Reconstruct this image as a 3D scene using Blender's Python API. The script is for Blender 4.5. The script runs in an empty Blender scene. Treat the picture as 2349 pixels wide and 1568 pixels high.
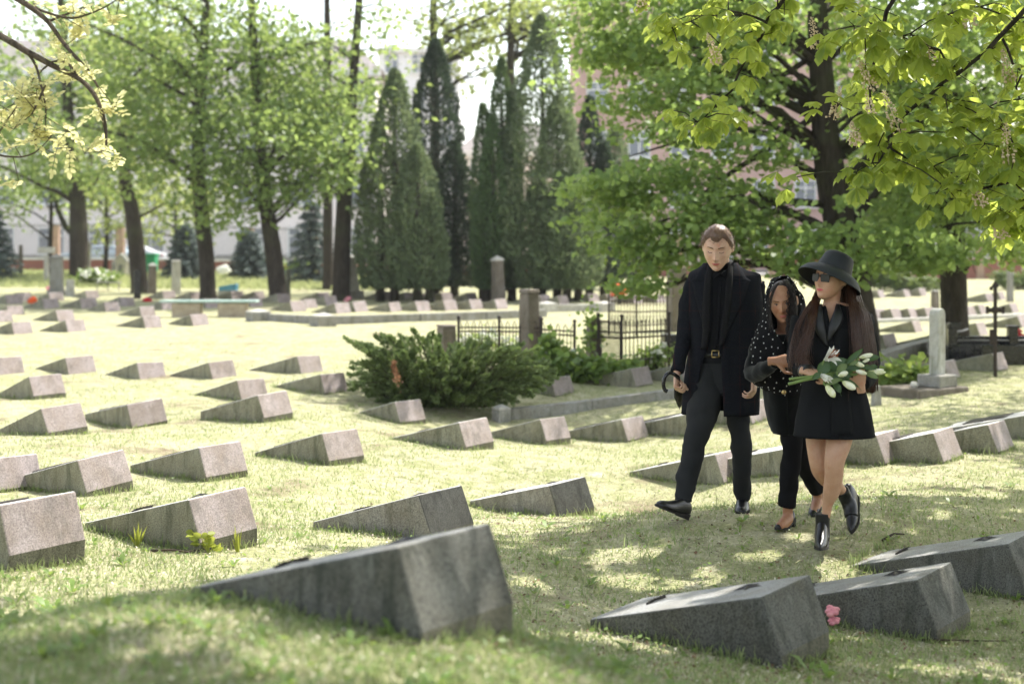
import bpy, math, random
import numpy as np
from mathutils import Vector, Matrix, Euler
random.seed(7); RNG = np.random.default_rng(7)
SC = bpy.context.scene; COL = SC.collection
F, CX, HY, HC = 3262.0, 1174.5, 560.0, 1.7       # focal length and horizon of the photograph, eye height in metres

def W(px, py, d):                                  # point at distance d seen at a photograph position
    return Vector(((px - CX) * d / F, d, HC - (py - HY) * d / F))

# ------------------------------------------------------------------ terrain
CTRL = [(-2.37,6.71,.12),(-1.68,7.64,.03),(-3.09,10.33,-.10),(-2.39,11.1,-.11),(-1.57,12.2,-.15),(-.48,8.44,-.02),
 (.35,10.6,-.26),(-.25,3.93,.58),(1.09,5.76,-.02),(1.95,6.53,-.12),(-.44,13.5,-.2),(.37,15.2,-.38),(-2.56,14.7,-.09),
 (-5.6,16.7,-.08),(-4.3,13.2,-.04),(-3.96,14.8,-.2),(1.3,9.0,0),(1.75,8.0,-.01),(2.2,9.5,-.02),(3.2,9,-.04),(3.4,6.5,-.1),
 (0,0,.62),(-2,2.5,.7),(2,2.5,.3),(-3.5,4.5,.45),(-1.6,5.0,.36),(.6,4.6,.2),(2.2,4.4,.02),(3,0,.3),(-4,0,.6),(0,-5,.6),
 (3,12.5,-.12),(5,14,-.1),(-8,10,-.1),(6,8,-.1),(2.5,17,-.25),(6,18,-.1),(-8,22,-.05),(0,22,-.1),(8,24,0),(-2,19,-.1),
 (-12,32,0),(0,32,0),(12,32,0),(-14,45,.12),(0,45,.05),(14,45,.05),(-22,62,.38),(0,62,.1),(20,62,.1),(-30,90,.1),(0,90,0),(30,90,0),(-10,16,0),(10,12,0)]
KF, SL, ST, SH, SW, PHI = .896, .96, .09, .225, .43, math.radians(51.5)   # gravestone: length, set-back of the head face, height, width, heading
FITPOS = [(-2.65,7.49,.06,1.1,3.6,1.1),(-1.87,8.53,-.09,1.5,.7,3.5),(-3.45,11.53,-.31,4.1,.6,3.5),(-2.67,12.4,-.33,.5,.8,0),(-1.75,13.6,-.37,0,-.2,-.3),
 (-.54,9.42,-.22,0,-1.3,2.9),(.39,12.01,-.6,2.6,.8,-4.9),(-.28,4.39,.5,0,0,1.7),(1.22,6.43,-.16,1.6,.2,-.4),(2.18,7.29,-.28,.8,-1.0,.7),(-.49,15.08,-.45,1.4,1.2,.5),
 (.41,17.01,-.65,-.8,-.4,-2.1),(-2.86,16.4,-.3,2.1,.9,3.2),(-6.28,18.66,-.29,1.1,-3.6,-3),(-4.8,14.71,-.25,2.8,-3.8,-.7),(-4.42,16.54,-.43,5.1,4.5,-5.5)]
for _x, _y, _z, _r, _p, _d in FITPOS:              # the lawn meets each measured stone along its edges
    _x, _y, _z = _x*KF, _y*KF, HC-(HC-_z)*KF; _a = PHI+math.radians(_d)
    CTRL += [(_x, _y, _z-.05), (_x-SL*math.sin(_a), _y+SL*math.cos(_a), _z+SL*math.sin(math.radians(_p))-.055), (_x+SW*math.cos(_a), _y+SW*math.sin(_a), _z+SW*math.sin(math.radians(_r))-.105)]
CTRL += [(2.62,7.25,-.09),(1.87,7.85,-.12),(2.89,7.59,-.14)]
_c = np.array(CTRL)
def _base(x, y):
    d2 = (x[:,None]-_c[None,:,0])**2 + (y[:,None]-_c[None,:,1])**2
    s = 0.5 + 0.11*np.abs(_c[:,1])                  # each control reaches as far as the picture is coarse there
    w = np.exp(-d2/(2*s*s)) + 1e-3/(1+d2*d2/400)
    return (w*_c[:,2]).sum(1)/w.sum(1)
def _fine(x, y, r, k):
    d2 = (x[:,None]-_c[None,:,0])**2 + (y[:,None]-_c[None,:,1])**2; s = (.16+.05*np.abs(_c[:,1]))*k
    w = np.exp(-d2/(2*s*s)); return (w*r).sum(1)/(w.sum(1)+.25)
_r1 = _c[:,2]-_base(_c[:,0], _c[:,1]); _r2 = _r1-_fine(_c[:,0], _c[:,1], _r1, 1.3); _r3 = _r2-_fine(_c[:,0], _c[:,1], _r2, .9)
def terr(x, y):
    x = np.asarray(x, float); y = np.asarray(y, float); sh = x.shape; x = x.ravel(); y = y.ravel(); z = np.empty_like(x)
    for i in range(0, len(x), 40000):
        a, b = x[i:i+40000], y[i:i+40000]
        z[i:i+40000] = _base(a, b)+_fine(a, b, _r1, 1.3)+_fine(a, b, _r2, .9)+_fine(a, b, _r3, .7)
    z += .01*np.sin(1.9*x+.7*y)*np.cos(1.3*y-.4*x) + .005*np.sin(4.1*x-2.3*y)
    return z.reshape(sh)
def T(x, y): return float(terr(np.array([x]), np.array([y]))[0])
def G(px, py, dmin=2.5):                           # where the ray through a photograph position meets the terrain
    ds = np.concatenate([np.arange(dmin, 30, .05), np.arange(30, 140, .3)])
    zz = HC - (py-HY)*ds/F
    g = terr((px-CX)*ds/F, ds) - zz
    k = np.argmax(g > 0)
    if g[k] <= 0: k = len(ds)-1
    d = ds[k]
    return Vector(((px-CX)*d/F, d, T((px-CX)*d/F, d)))

# ------------------------------------------------------------------ object helpers
def link(o, parent=None):
    COL.objects.link(o)
    if parent is not None: o.parent = parent
    return o
def tag(o, label=None, cat=None, group=None, kind=None):
    if label: o['label'] = label
    if cat: o['category'] = cat
    if group: o['group'] = group
    if kind: o['kind'] = kind
    return o
def empty(name, loc, label, cat, group=None, rz=0):
    o = bpy.data.objects.new(name, None); o.empty_display_size = .1
    o.location = loc; o.rotation_euler = (0, 0, rz); link(o)
    return tag(o, label, cat, group)
def children(o): return [c for c in bpy.data.objects if c.parent == o]
def mesh_np(name, V, Fs, mat=None, parent=None, smooth=False, loc=None, mi=None):
    """V (n,3); Fs list of (m,k) index arrays. One mesh object."""
    V = np.asarray(V, np.float32)
    if not isinstance(Fs, list): Fs = [Fs]
    Fs = [np.asarray(f, np.int32) for f in Fs if len(f)]
    me = bpy.data.meshes.new(name)
    nl = sum(f.size for f in Fs); nf = sum(len(f) for f in Fs)
    me.vertices.add(len(V)); me.vertices.foreach_set('co', V.ravel())
    me.loops.add(nl); me.loops.foreach_set('vertex_index', np.concatenate([f.ravel() for f in Fs]))
    st = []; c = 0
    for f in Fs:
        k = f.shape[1]; st.append(c + k*np.arange(len(f))); c += f.size
    me.polygons.add(nf); me.polygons.foreach_set('loop_start', np.concatenate(st).astype(np.int32))
    if mi is not None: me.polygons.foreach_set('material_index', np.asarray(mi, np.int32))
    if smooth: me.polygons.foreach_set('use_smooth', np.ones(nf, bool))
    me.update(calc_edges=True); me.validate()
    for m in (mat if isinstance(mat, (list, tuple)) else [mat]):
        if m: me.materials.append(m)
    o = bpy.data.objects.new(name, me)
    if loc is not None: o.location = loc
    return link(o, parent)

class MB:
    """collects shapes and links them as ONE mesh object"""
    def __init__(s): s.v = []; s.f = []; s.m = []
    def add(s, V, Fc, m=0):
        b = len(s.v); s.v += [tuple(p) for p in V]
        for f in Fc: s.f.append([i+b for i in f]); s.m.append(m)
    def box(s, c, sz, rz=0, m=0, taper=1.0):
        x, y, z = [q/2 for q in sz]; P = []
        for dz, t in ((-z, 1), (z, taper)):
            for dx, dy in ((-x,-y),(x,-y),(x,y),(-x,y)):
                a, b = dx*t, dy*t
                P.append((c[0]+a*math.cos(rz)-b*math.sin(rz), c[1]+a*math.sin(rz)+b*math.cos(rz), c[2]+dz))
        s.add(P, [(3,2,1,0),(4,5,6,7),(0,1,5,4),(1,2,6,5),(2,3,7,6),(3,0,4,7)], m)
    def prism(s, poly, h0, h1, m=0, scale=1.0):
        n = len(poly); cx = sum(p[0] for p in poly)/n; cy = sum(p[1] for p in poly)/n
        P = [(x, y, h0) for x, y in poly] + [(cx+(x-cx)*scale, cy+(y-cy)*scale, h1) for x, y in poly]
        s.add(P, [tuple(range(n))[::-1], tuple(range(n, 2*n))] + [(i, (i+1) % n, n+(i+1) % n, n+i) for i in range(n)], m)
    def rings(s, R, caps=True, m=0, closed=True):
        n = len(R[0]); P = [p for r in R for p in r]; Fc = []
        for i in range(len(R)-1):
            for j in range(n if closed else n-1):
                k = (j+1) % n
                Fc.append((i*n+j, i*n+k, (i+1)*n+k, (i+1)*n+j))
        if caps and closed: Fc += [tuple(range(n))[::-1], tuple((len(R)-1)*n+j for j in range(n))]
        s.add(P, Fc, m)
    def tube(s, path, rad, n=8, m=0, flat=1.0, ref=None):
        path = [Vector(p) for p in path]
        if not hasattr(rad, '__len__'): rad = [rad]*len(path)
        R = []; up = Vector(ref) if ref is not None else None
        for i, p in enumerate(path):
            t = (path[min(i+1, len(path)-1)] - path[max(i-1, 0)])
            if t.length < 1e-9: t = Vector((0,0,1))
            t.normalize()
            if up is None: up = t.orthogonal()
            a = up - t*up.dot(t)
            if a.length < 1e-6: a = t.orthogonal()
            a.normalize(); b = t.cross(a); up = a
            r = rad[i]; ra, rb = (r if hasattr(r, '__len__') else (r, r*flat))
            R.append([p + a*ra*math.cos(2*math.pi*j/n) + b*rb*math.sin(2*math.pi*j/n) for j in range(n)])
        s.rings(R, m=m)
    def ball(s, c, r, n=10, k=7, m=0):
        r = r if hasattr(r, '__len__') else (r, r, r)
        R = []
        for i in range(1, k):
            a = math.pi*i/k
            R.append([(c[0]+r[0]*math.sin(a)*math.cos(2*math.pi*j/n), c[1]+r[1]*math.sin(a)*math.sin(2*math.pi*j/n), c[2]-r[2]*math.cos(a)) for j in range(n)])
        s.rings(R, m=m)
    def build(s, name, mat, parent=None, smooth=False, loc=None, bevel=0, seg=2):
        me = bpy.data.meshes.new(name); me.from_pydata(s.v, [], s.f); 
        for m in (mat if isinstance(mat, (list, tuple)) else [mat]): me.materials.append(m)
        me.polygons.foreach_set('material_index', np.array(s.m, np.int32))
        if smooth: me.polygons.foreach_set('use_smooth', np.ones(len(s.f), bool))
        me.validate(); me.update()
        o = bpy.data.objects.new(name, me)
        if loc is not None: o.location = loc
        link(o, parent)
        if bevel:
            b = o.modifiers.new('bevel', 'BEVEL'); b.width = bevel; b.segments = seg; b.limit_method = 'ANGLE'; b.angle_limit = .6
        return o
def crom(P, m):
    """Catmull-Rom through rows of P, m samples per span"""
    P = np.asarray(P, float); n = len(P); out = []
    for i in range(n-1):
        p0, p1, p2, p3 = P[max(i-1,0)], P[i], P[i+1], P[min(i+2,n-1)]
        for t in np.arange(m)/m:
            out.append(.5*((2*p1)+(p2-p0)*t+(2*p0-5*p1+4*p2-p3)*t*t+(3*p1-p0-3*p2+p3)*t**3))
    out.append(P[-1]); return np.array(out)

# ------------------------------------------------------------------ materials
def rgb(c): return (c[0], c[1], c[2], 1)
class NT:
    def __init__(s, name):
        s.mat = bpy.data.materials.new(name); s.mat.use_nodes = True
        s.t = s.mat.node_tree; s.n = s.t.nodes; s.l = s.t.links
        s.out = s.n['Material Output']; s.b = s.n['Principled BSDF']; s._c = None
    def node(s, ty, **k):
        n = s.n.new(ty)
        for a, v in k.items(): setattr(n, a, v)
        return n
    def put(s, sock, v):
        if hasattr(v, 'is_output'): s.l.new(v, sock)
        else: sock.default_value = v
    def coord(s, kind='Object', scale=None):
        if s._c is None: s._c = s.node('ShaderNodeTexCoord')
        o = s._c.outputs[kind]
        if scale is not None:
            m = s.node('ShaderNodeMapping'); m.inputs['Scale'].default_value = scale; s.l.new(o, m.inputs['Vector']); o = m.outputs[0]
        return o
    def shifted(s, vec):                            # every object gets its own patch of the pattern
        oi = s.node('ShaderNodeObjectInfo'); m = s.node('ShaderNodeMath', operation='MULTIPLY'); s.put(m.inputs[0], oi.outputs['Random']); m.inputs[1].default_value = 37.0
        a = s.node('ShaderNodeVectorMath', operation='ADD'); s.put(a.inputs[0], vec); s.put(a.inputs[1], m.outputs[0]); return a.outputs[0]
    def noise(s, vec, scale, detail=4, rough=.6, dist=0):
        n = s.node('ShaderNodeTexNoise'); s.put(n.inputs['Vector'], vec); n.inputs['Scale'].default_value = scale
        n.inputs['Detail'].default_value = detail; n.inputs['Roughness'].default_value = rough; n.inputs['Distortion'].default_value = dist
        return n.outputs['Fac']
    def ramp(s, f, stops):
        r = s.node('ShaderNodeValToRGB'); e = r.color_ramp.elements
        while len(e) > 1: e.remove(e[0])
        e[0].position = stops[0][0]; e[0].color = rgb(stops[0][1])
        for p, c in stops[1:]:
            q = e.new(p); q.color = rgb(c)
        s.put(r.inputs['Fac'], f); return r.outputs['Color']
    def fr(s, f, a, b): return s.ramp(f, [(a, (0,0,0)), (b, (1,1,1))])
    def mix(s, f, a, b, mode='MIX'):
        m = s.node('ShaderNodeMix', data_type='RGBA', blend_type=mode)
        s.put(m.inputs[0], f); s.put(m.inputs[6], rgb(a) if isinstance(a, tuple) else a); s.put(m.inputs[7], rgb(b) if isinstance(b, tuple) else b)
        return m.outputs[2]
    def bump(s, h, strength=.3, dist=.01):
        b = s.node('ShaderNodeBump'); b.inputs['Strength'].default_value = strength; b.inputs['Distance'].default_value = dist
        s.put(b.inputs['Height'], h); s.l.new(b.outputs[0], s.b.inputs['Normal'])
    def fin(s, col, rough=.7, spec=.3, metal=0):
        s.put(s.b.inputs['Base Color'], rgb(col) if isinstance(col, tuple) else col)
        s.put(s.b.inputs['Roughness'], rough); s.b.inputs['Specular IOR Level'].default_value = spec; s.b.inputs['Metallic'].default_value = metal
        return s.mat
def pmat(name, c1, c2=None, scale=8, rough=.7, spec=.3, metal=0, bump=0, bscale=None, stretch=(1,1,1)):
    t = NT(name); c2 = c2 or tuple(q*.72 for q in c1)
    v = t.coord('Object', stretch); f = t.noise(v, scale)
    if bump: t.bump(t.noise(v, bscale or scale*4), bump, .01)
    return t.fin(t.ramp(f, [(.32, c2), (.68, c1)]), rough, spec, metal)
def leafmat(name, c1, c2, tr, mixf=.5, rough=.45, spec=.35):
    """thin leaf: reflecting and letting light through; every leaf a little different"""
    t = NT(name); g = t.node('ShaderNodeNewGeometry')
    col = t.ramp(g.outputs['Random Per Island'], [(0, c2), (.55, c1), (1, tuple(min(1, q*1.35) for q in c1))])
    t.fin(col, rough, spec)
    tl = t.node('ShaderNodeBsdfTranslucent'); hs = t.mix(.75, col, tr); t.put(tl.inputs['Color'], hs)
    mx = t.node('ShaderNodeMixShader'); mx.inputs[0].default_value = mixf
    t.l.new(t.b.outputs[0], mx.inputs[1]); t.l.new(tl.outputs[0], mx.inputs[2]); t.l.new(mx.outputs[0], t.out.inputs['Surface'])
    return t.mat
def granite(name, light, dark, stain=(.05,.055,.045), amount=.5, rough=.75, streak=True):
    t = NT(name); v = t.shifted(t.coord()); m = t.node('ShaderNodeMapping'); t.put(m.inputs['Vector'], v)
    m.inputs['Scale'].default_value = (1, 1, .22) if streak else (1, 1, 1)
    sp = t.noise(v, 130, 2, .8); big = t.noise(v, 5, 5, .65); st = t.noise(m.outputs[0], 11, 5, .7, .4)
    c = t.ramp(sp, [(.36, dark), (.5, light), (.68, tuple(min(1, q*1.35) for q in light))])
    c = t.mix(t.fr(big, .35, .7), c, t.mix(1.0, c, (.72,.68,.6), 'MULTIPLY'))
    mul = t.node('ShaderNodeMath', operation='MULTIPLY'); t.put(mul.inputs[0], t.fr(st, .5, .66)); mul.inputs[1].default_value = amount
    c = t.mix(mul.outputs[0], c, stain)
    wh = t.node('ShaderNodeMath', operation='MULTIPLY'); t.put(wh.inputs[0], t.fr(t.noise(m.outputs[0], 17, 4, .7, .3), .58, .7)); wh.inputs[1].default_value = amount*.55
    c = t.mix(wh.outputs[0], c, tuple(min(1, q*1.9) for q in light))
    t.bump(t.noise(v, 90, 3, .7), .35, .006)
    return t.fin(c, rough, .3)

M = {}
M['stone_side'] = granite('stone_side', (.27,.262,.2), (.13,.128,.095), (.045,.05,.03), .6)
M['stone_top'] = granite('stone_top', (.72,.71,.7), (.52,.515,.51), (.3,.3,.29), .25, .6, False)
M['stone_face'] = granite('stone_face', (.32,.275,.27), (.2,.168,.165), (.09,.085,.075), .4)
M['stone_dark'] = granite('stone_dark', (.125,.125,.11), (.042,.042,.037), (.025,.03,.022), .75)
M['plinth'] = granite('plinth', (.15,.145,.11), (.06,.06,.045), (.03,.035,.02), .6)
M['pale_stone'] = granite('pale_stone', (.48,.47,.44), (.3,.29,.27), (.15,.16,.12), .4)
M['grey_stone'] = granite('grey_stone', (.3,.295,.28), (.17,.165,.155), (.08,.085,.06), .5)
M['brown_stone'] = granite('brown_stone', (.19,.165,.14), (.1,.085,.07), (.05,.05,.035), .5)
M['white_cap'] = granite('white_cap', (.66,.65,.63), (.5,.49,.47), (.35,.35,.32), .2)
M['black_stone'] = pmat('black_stone', (.018,.018,.02), (.01,.01,.012), 20, .18, .5)
M['bronze'] = pmat('bronze', (.05,.045,.038), (.025,.022,.02), 40, .5, .5, .6)
M['iron'] = pmat('iron', (.03,.027,.026), (.05,.032,.024), 30, .6, .4, .3)
M['rail'] = pmat('rail', (.28,.27,.27), (.2,.19,.19), 5, .6)
def bark(name, c1, c2):
    t = NT(name); v = t.coord('Object', (9, 9, 1.5)); n = t.noise(v, 2.2, 6, .7, .8)
    t.bump(n, .9, .05); c = t.ramp(n, [(.3, c2), (.62, c1)])
    c = t.mix(t.fr(t.noise(t.coord(), 1.1, 3), .5, .7), c, (.06,.065,.035))
    return t.fin(c, .9, .15)
M['bark'] = bark('bark', (.065,.054,.043), (.02,.016,.013))
M['bark_pale'] = bark('bark_pale', (.15,.12,.09), (.05,.04,.032))
M['twig'] = pmat('twig', (.07,.05,.035), (.035,.025,.02), 20, .8)
M['lime_leaf'] = leafmat('lime_leaf', (.15,.225,.07), (.075,.145,.045), (.5,.64,.16), .48)
M['tree_leaf'] = leafmat('tree_leaf', (.125,.19,.06), (.08,.14,.045), (.48,.6,.16), .5)
M['tree_leaf2'] = leafmat('tree_leaf2', (.17,.22,.075), (.12,.17,.055), (.54,.6,.18), .52)
M['chestnut_leaf'] = leafmat('chestnut_leaf', (.185,.25,.05), (.115,.185,.035), (.68,.77,.14), .55, .38)
M['ash_leaf'] = leafmat('ash_leaf', (.55,.53,.25), (.42,.43,.18), (.85,.82,.45), .5)
M['juniper'] = leafmat('juniper', (.16,.21,.085), (.085,.125,.05), (.26,.36,.09), .3, .6)
M['thuja'] = leafmat('thuja', (.13,.18,.095), (.07,.105,.055), (.28,.34,.15), .3, .6)
M['thuja_green'] = leafmat('thuja_green', (.085,.145,.06), (.05,.095,.04), (.22,.3,.1), .28, .6)
M['thuja_dark'] = leafmat('thuja_dark', (.04,.062,.042), (.022,.037,.027), (.1,.15,.07), .2, .6)
M['spruce'] = leafmat('spruce', (.13,.16,.15), (.085,.11,.105), (.12,.18,.14), .2, .6)
M['herb'] = leafmat('herb', (.14,.22,.055), (.09,.15,.04), (.42,.54,.11), .42)
M['hosta'] = leafmat('hosta', (.2,.28,.07), (.1,.18,.04), (.5,.6,.14), .4)
M['weed'] = leafmat('weed', (.3,.34,.06), (.2,.26,.05), (.65,.68,.12), .45)
M['blossom'] = pmat('blossom', (.68,.6,.42), (.6,.42,.3), 60, .7)
M['white_flower'] = pmat('white_flower', (.85,.84,.78), (.75,.76,.66), 30, .7)
M['red_flower'] = pmat('red_flower', (.55,.02,.03), (.3,.01,.015), 30, .6)
M['orange_flower'] = pmat('orange_flower', (.85,.16,.03), (.6,.07,.015), 30, .6)
M['pink_flower'] = pmat('pink_flower', (.75,.34,.36), (.6,.2,.25), 30, .6)
M['yellow_flower'] = pmat('yellow_flower', (.85,.5,.03), (.8,.4,.02), 30, .6)
# ------------------------------------------------------------------ ground, grass
def build_ground():
    ys = np.concatenate([np.linspace(-14, 1, 24), np.arange(1.2, 26, .14), 26*1.035**np.arange(0, 46), [140, 170, 220, 320, 500, 900]])
    ux = np.linspace(-1, 1, 260)
    Y, U = np.meshgrid(ys, ux, indexing='ij')
    half = 9 + .75*np.clip(Y, 0, None) + np.clip(Y-130, 0, None)*1.5
    X = U*half; Z = terr(X, Y)
    Z[Y > 140] = 0
    n, m = Y.shape; idx = np.arange(n*m).reshape(n, m)
    q = np.stack([idx[:-1,:-1], idx[:-1,1:], idx[1:,1:], idx[1:,:-1]], -1).reshape(-1, 4)
    t = NT('turf'); v = t.coord()
    big = t.noise(v, .45, 4, .6); mid = t.noise(v, 2.6, 5, .65); fine = t.noise(v, 45, 3, .7); dirt = t.noise(v, .9, 5, .7)
    c = t.ramp(mid, [(.3, (.165,.185,.078)), (.44, (.425,.405,.285)), (.56, (.265,.28,.14)), (.72, (.51,.475,.37))])
    c = t.mix(t.fr(big, .35, .65), c, t.mix(.5, c, (.43,.42,.27)))
    c = t.mix(t.fr(fine, .25, .75), t.mix(1.0, c, (.6,.6,.55), 'MULTIPLY'), t.mix(1.0, c, (1.3,1.28,1.2), 'MULTIPLY'))
    c = t.mix(t.fr(dirt, .55, .68), c, (.19,.15,.1))
    t.bump(fine, .7, .03)
    tag(mesh_np('ground', np.stack([X, Y, Z], -1).reshape(-1, 3), q, t.fin(c, .95, .1), smooth=True), kind='structure')
build_ground()
def blades(name, n, y0, y1, hmin, hmax, wid, mat, spread=.5, keep=None, lean=.5):
    y = np.exp(RNG.uniform(math.log(y0), math.log(y1), n)); x = RNG.uniform(-1, 1, n)*(spread*y+.3)
    if keep is not None:
        k = keep(x, y); x, y = x[k], y[k]; n = len(x)
    z = terr(x, y); h = RNG.uniform(hmin, hmax, n)*(.6+.8*RNG.random(n)); a = RNG.uniform(0, 2*math.pi, n); l = RNG.normal(0, lean, (n, 2))*h[:,None]
    w = wid*(.6+.8*RNG.random(n))
    b = np.stack([x, y, z-.004], -1); dx = np.stack([np.cos(a)*w, np.sin(a)*w, 0*a], -1)
    mid = b + np.stack([l[:,0]*.4, l[:,1]*.4, h*.6], -1); tip = b + np.stack([l[:,0], l[:,1], h], -1)
    V = np.stack([b-dx, b+dx, mid+dx*.6, mid-dx*.6, tip], 1).reshape(-1, 3); i = 5*np.arange(n)[:,None]
    return tag(mesh_np(name, V, [i+np.array([[0,1,2,3]]), i+np.array([[3,2,4]])], mat), kind='stuff')
M['grass'] = leafmat('grass', (.235,.28,.115), (.115,.175,.06), (.5,.57,.26), .35, .6, .2)
M['straw'] = leafmat('straw', (.46,.43,.31), (.29,.26,.17), (.6,.57,.43), .3, .7, .1)
def clump(x, y):
    q = np.sin(1.7*x+.9*y+2*np.sin(.8*y))+np.sin(2.9*x-1.6*y+1.3)+.8*np.sin(5.3*x+4.1*y)
    return q > RNG.normal(-.6, 1.0, len(x))
blades('grass', 235000, 2.8, 26, .014, .04, .0035, M['grass'], keep=clump)
blades('dry_grass', 90000, 2.8, 26, .01, .03, .0035, M['straw'], lean=.9)
def tall(x, y):
    q = np.sin(2.3*x+3.1*y)+np.sin(5.1*x-2.7*y+.5)
    return q > 1.35
blades('tall_grass', 9000, 2.9, 14, .06, .11, .004, M['grass'], keep=tall)
def flecks(name, n, y0, y1, size, mat, x0=-.45, x1=.45, lift=.012):
    y = np.exp(RNG.uniform(math.log(y0), math.log(y1), n)); x = RNG.uniform(x0, x1, n)*y
    c = np.stack([x, y, terr(x, y)+lift*RNG.random(n)+.004], -1); a = RNG.uniform(0, 6.28, n); s = size*(.5+RNG.random(n))
    t1 = np.stack([np.cos(a)*s, np.sin(a)*s, RNG.normal(0, .35, n)*s], -1); t2 = np.stack([-np.sin(a)*s, np.cos(a)*s, RNG.normal(0, .35, n)*s], -1)*.55
    V = np.stack([c-t1, c+t2, c+t1, c-t2], 1).reshape(-1, 3)
    return tag(mesh_np(name, V, 4*np.arange(n)[:,None]+np.array([[0,1,2,3]]), mat), kind='stuff')
flecks('fallen_petals', 14000, 3.0, 18, .006, pmat('petal', (.75,.7,.58), (.55,.5,.38), 3, .8))
flecks('leaf_litter', 9000, 4, 12, .009, leafmat('litter', (.16,.09,.045), (.07,.045,.028), (.2,.1,.04), .15), -.1, .45)
flecks('clover_leaves', 16000, 2.9, 16, .012, M['herb'], lift=.03)
def rosettes():
    V = []; Fc = []
    for _ in range(420):
        y = math.exp(random.uniform(math.log(3), math.log(11))); x = random.uniform(-.45, .45)*y; z = T(x, y); n = random.randint(4, 8); r0 = random.uniform(.03, .07)
        for k in range(n):
            a = k*6.283/n+random.uniform(-.4, .4); r = r0*random.uniform(.7, 1.2); w = r*.2; u = (math.cos(a), math.sin(a)); s = (-u[1], u[0]); e = random.uniform(.3, .9)*r
            b = len(V)
            for q, ww, zz in ((.05, .3, .0), (.55, 1, .7*e), (1, .15, e*.8)):
                for sg in (-1, 1): V.append((x+u[0]*r*q+s[0]*w*ww*sg, y+u[1]*r*q+s[1]*w*ww*sg, z+.004+zz))
            Fc += [(b, b+1, b+3, b+2), (b+2, b+3, b+5, b+4)]
    tag(mesh_np('weed_rosettes', V, np.array(Fc), M['herb']), kind='stuff')
rosettes()

# ------------------------------------------------------------------ wedge gravestones
def stone_mesh(var):
    r = random.Random(var); L = SL*r.uniform(.97, 1.03); h = SH*r.uniform(.97, 1.04)
    prof = [(0, 0), (ST, h), (L, -.012), (L+.004, -.3), (.004, -.3)]
    V = [(0, y, u) for y, u in prof] + [(SW, y, u) for y, u in prof]; n = 5
    Fc = [tuple(range(n))[::-1], tuple(range(n, 2*n))] + [(i, (i+1) % n, n+(i+1) % n, n+i) for i in range(n)]
    Fc = [f[::-1] for f in Fc]
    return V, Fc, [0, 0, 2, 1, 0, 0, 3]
def stone_body(name, var, mats, parent=None):
    V, Fc, mi = stone_mesh(var); me = bpy.data.meshes.new(name); me.from_pydata(V, [], Fc)
    for m in mats: me.materials.append(m)
    me.polygons.foreach_set('material_index', np.array(mi, np.int32)); me.update()
    o = link(bpy.data.objects.new(name, me), parent)
    b = o.modifiers.new('bevel', 'BEVEL'); b.width = .009; b.segments = 2; b.limit_method = 'ANGLE'
    return o
MAT_SUN = [M['stone_side'], M['stone_top'], M['stone_face'], M['plinth']]  # set for sunlit stones, sun brightness put into the pale top
MAT_SHADED = [M['stone_dark'], granite('stone_top_shaded', (.34,.34,.335), (.2,.2,.195), (.1,.1,.095), .35, .55, False), M['stone_dark'], M['plinth']]  # front stones: tree shade put into darker copies of the stone
MAT_STREAK = [granite('stone_side_grey', (.27,.255,.225), (.13,.125,.11), (.05,.05,.035), .45), M['stone_top'], granite('stone_face_streaked_shaded', (.055,.056,.05), (.022,.023,.02), (.01,.012,.009), .8), M['plinth']]  # streaks are stain; the dark face also has tree shade put in
def top_at(s, w):                                   # a spot on the sloping top: s 0 at the low end, 1 at the head
    y = SL+(ST-SL)*s; u = -.012+(SH+.012)*s
    return Vector((SW*w, y, u))
TOP_N = Vector((0, .237/.9, 1)).normalized(); TOP_T = Vector((0, ST-SL, SH+.012)).normalized()
def ornament(kind, s, w, parent):
    o0 = top_at(s, w); X = Vector((1, 0, 0)); Yv = TOP_T; mb = MB()
    def P(a, b, c): return o0 + X*a + Yv*b + TOP_N*c
    if kind == 'sprig':
        mb.tube([P(-.075, 0, .004), P(0, .004, .01), P(.075, 0, .004)], .006, 6)
        for k in range(6):
            a = -.06+.024*k
            for sg in (-1, 1):
                mb.add([P(a, 0, .006), P(a+.012, sg*.012, .017), P(a+.034, sg*.024, .008), P(a+.022, sg*.003, .012)], [(0, 1, 2, 3) if sg < 0 else (3, 2, 1, 0)])
    elif kind == 'emblem':
        V = [P(0, 0, .018)]
        for k in range(10):
            r = .07 if k % 2 == 0 else .03
            V.append(P(r*math.sin(k*math.pi/5), r*math.cos(k*math.pi/5), .004))
        mb.add(V, [(0, 1+k, 1+(k+1) % 10) for k in range(10)])
    elif kind == 'plate':
        V = [P(a, b, c) for c in (-.002, .012) for a, b in ((-.15,-.2),(.15,-.2),(.15,.2),(-.15,.2))]
        mb.add(V, [(3,2,1,0),(4,5,6,7),(0,1,5,4),(1,2,6,5),(2,3,7,6),(3,0,4,7)])
    return mb.build({'plate': 'name_plate'}.get(kind, kind), M['bronze'] if kind != 'plate' else M['name_plate'], parent, smooth=(kind == 'sprig'))
M['name_plate'] = pmat('name_plate', (.07,.062,.055), (.035,.03,.028), 12, .45, .4)
PROTO = {}; EDGES = []
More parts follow.
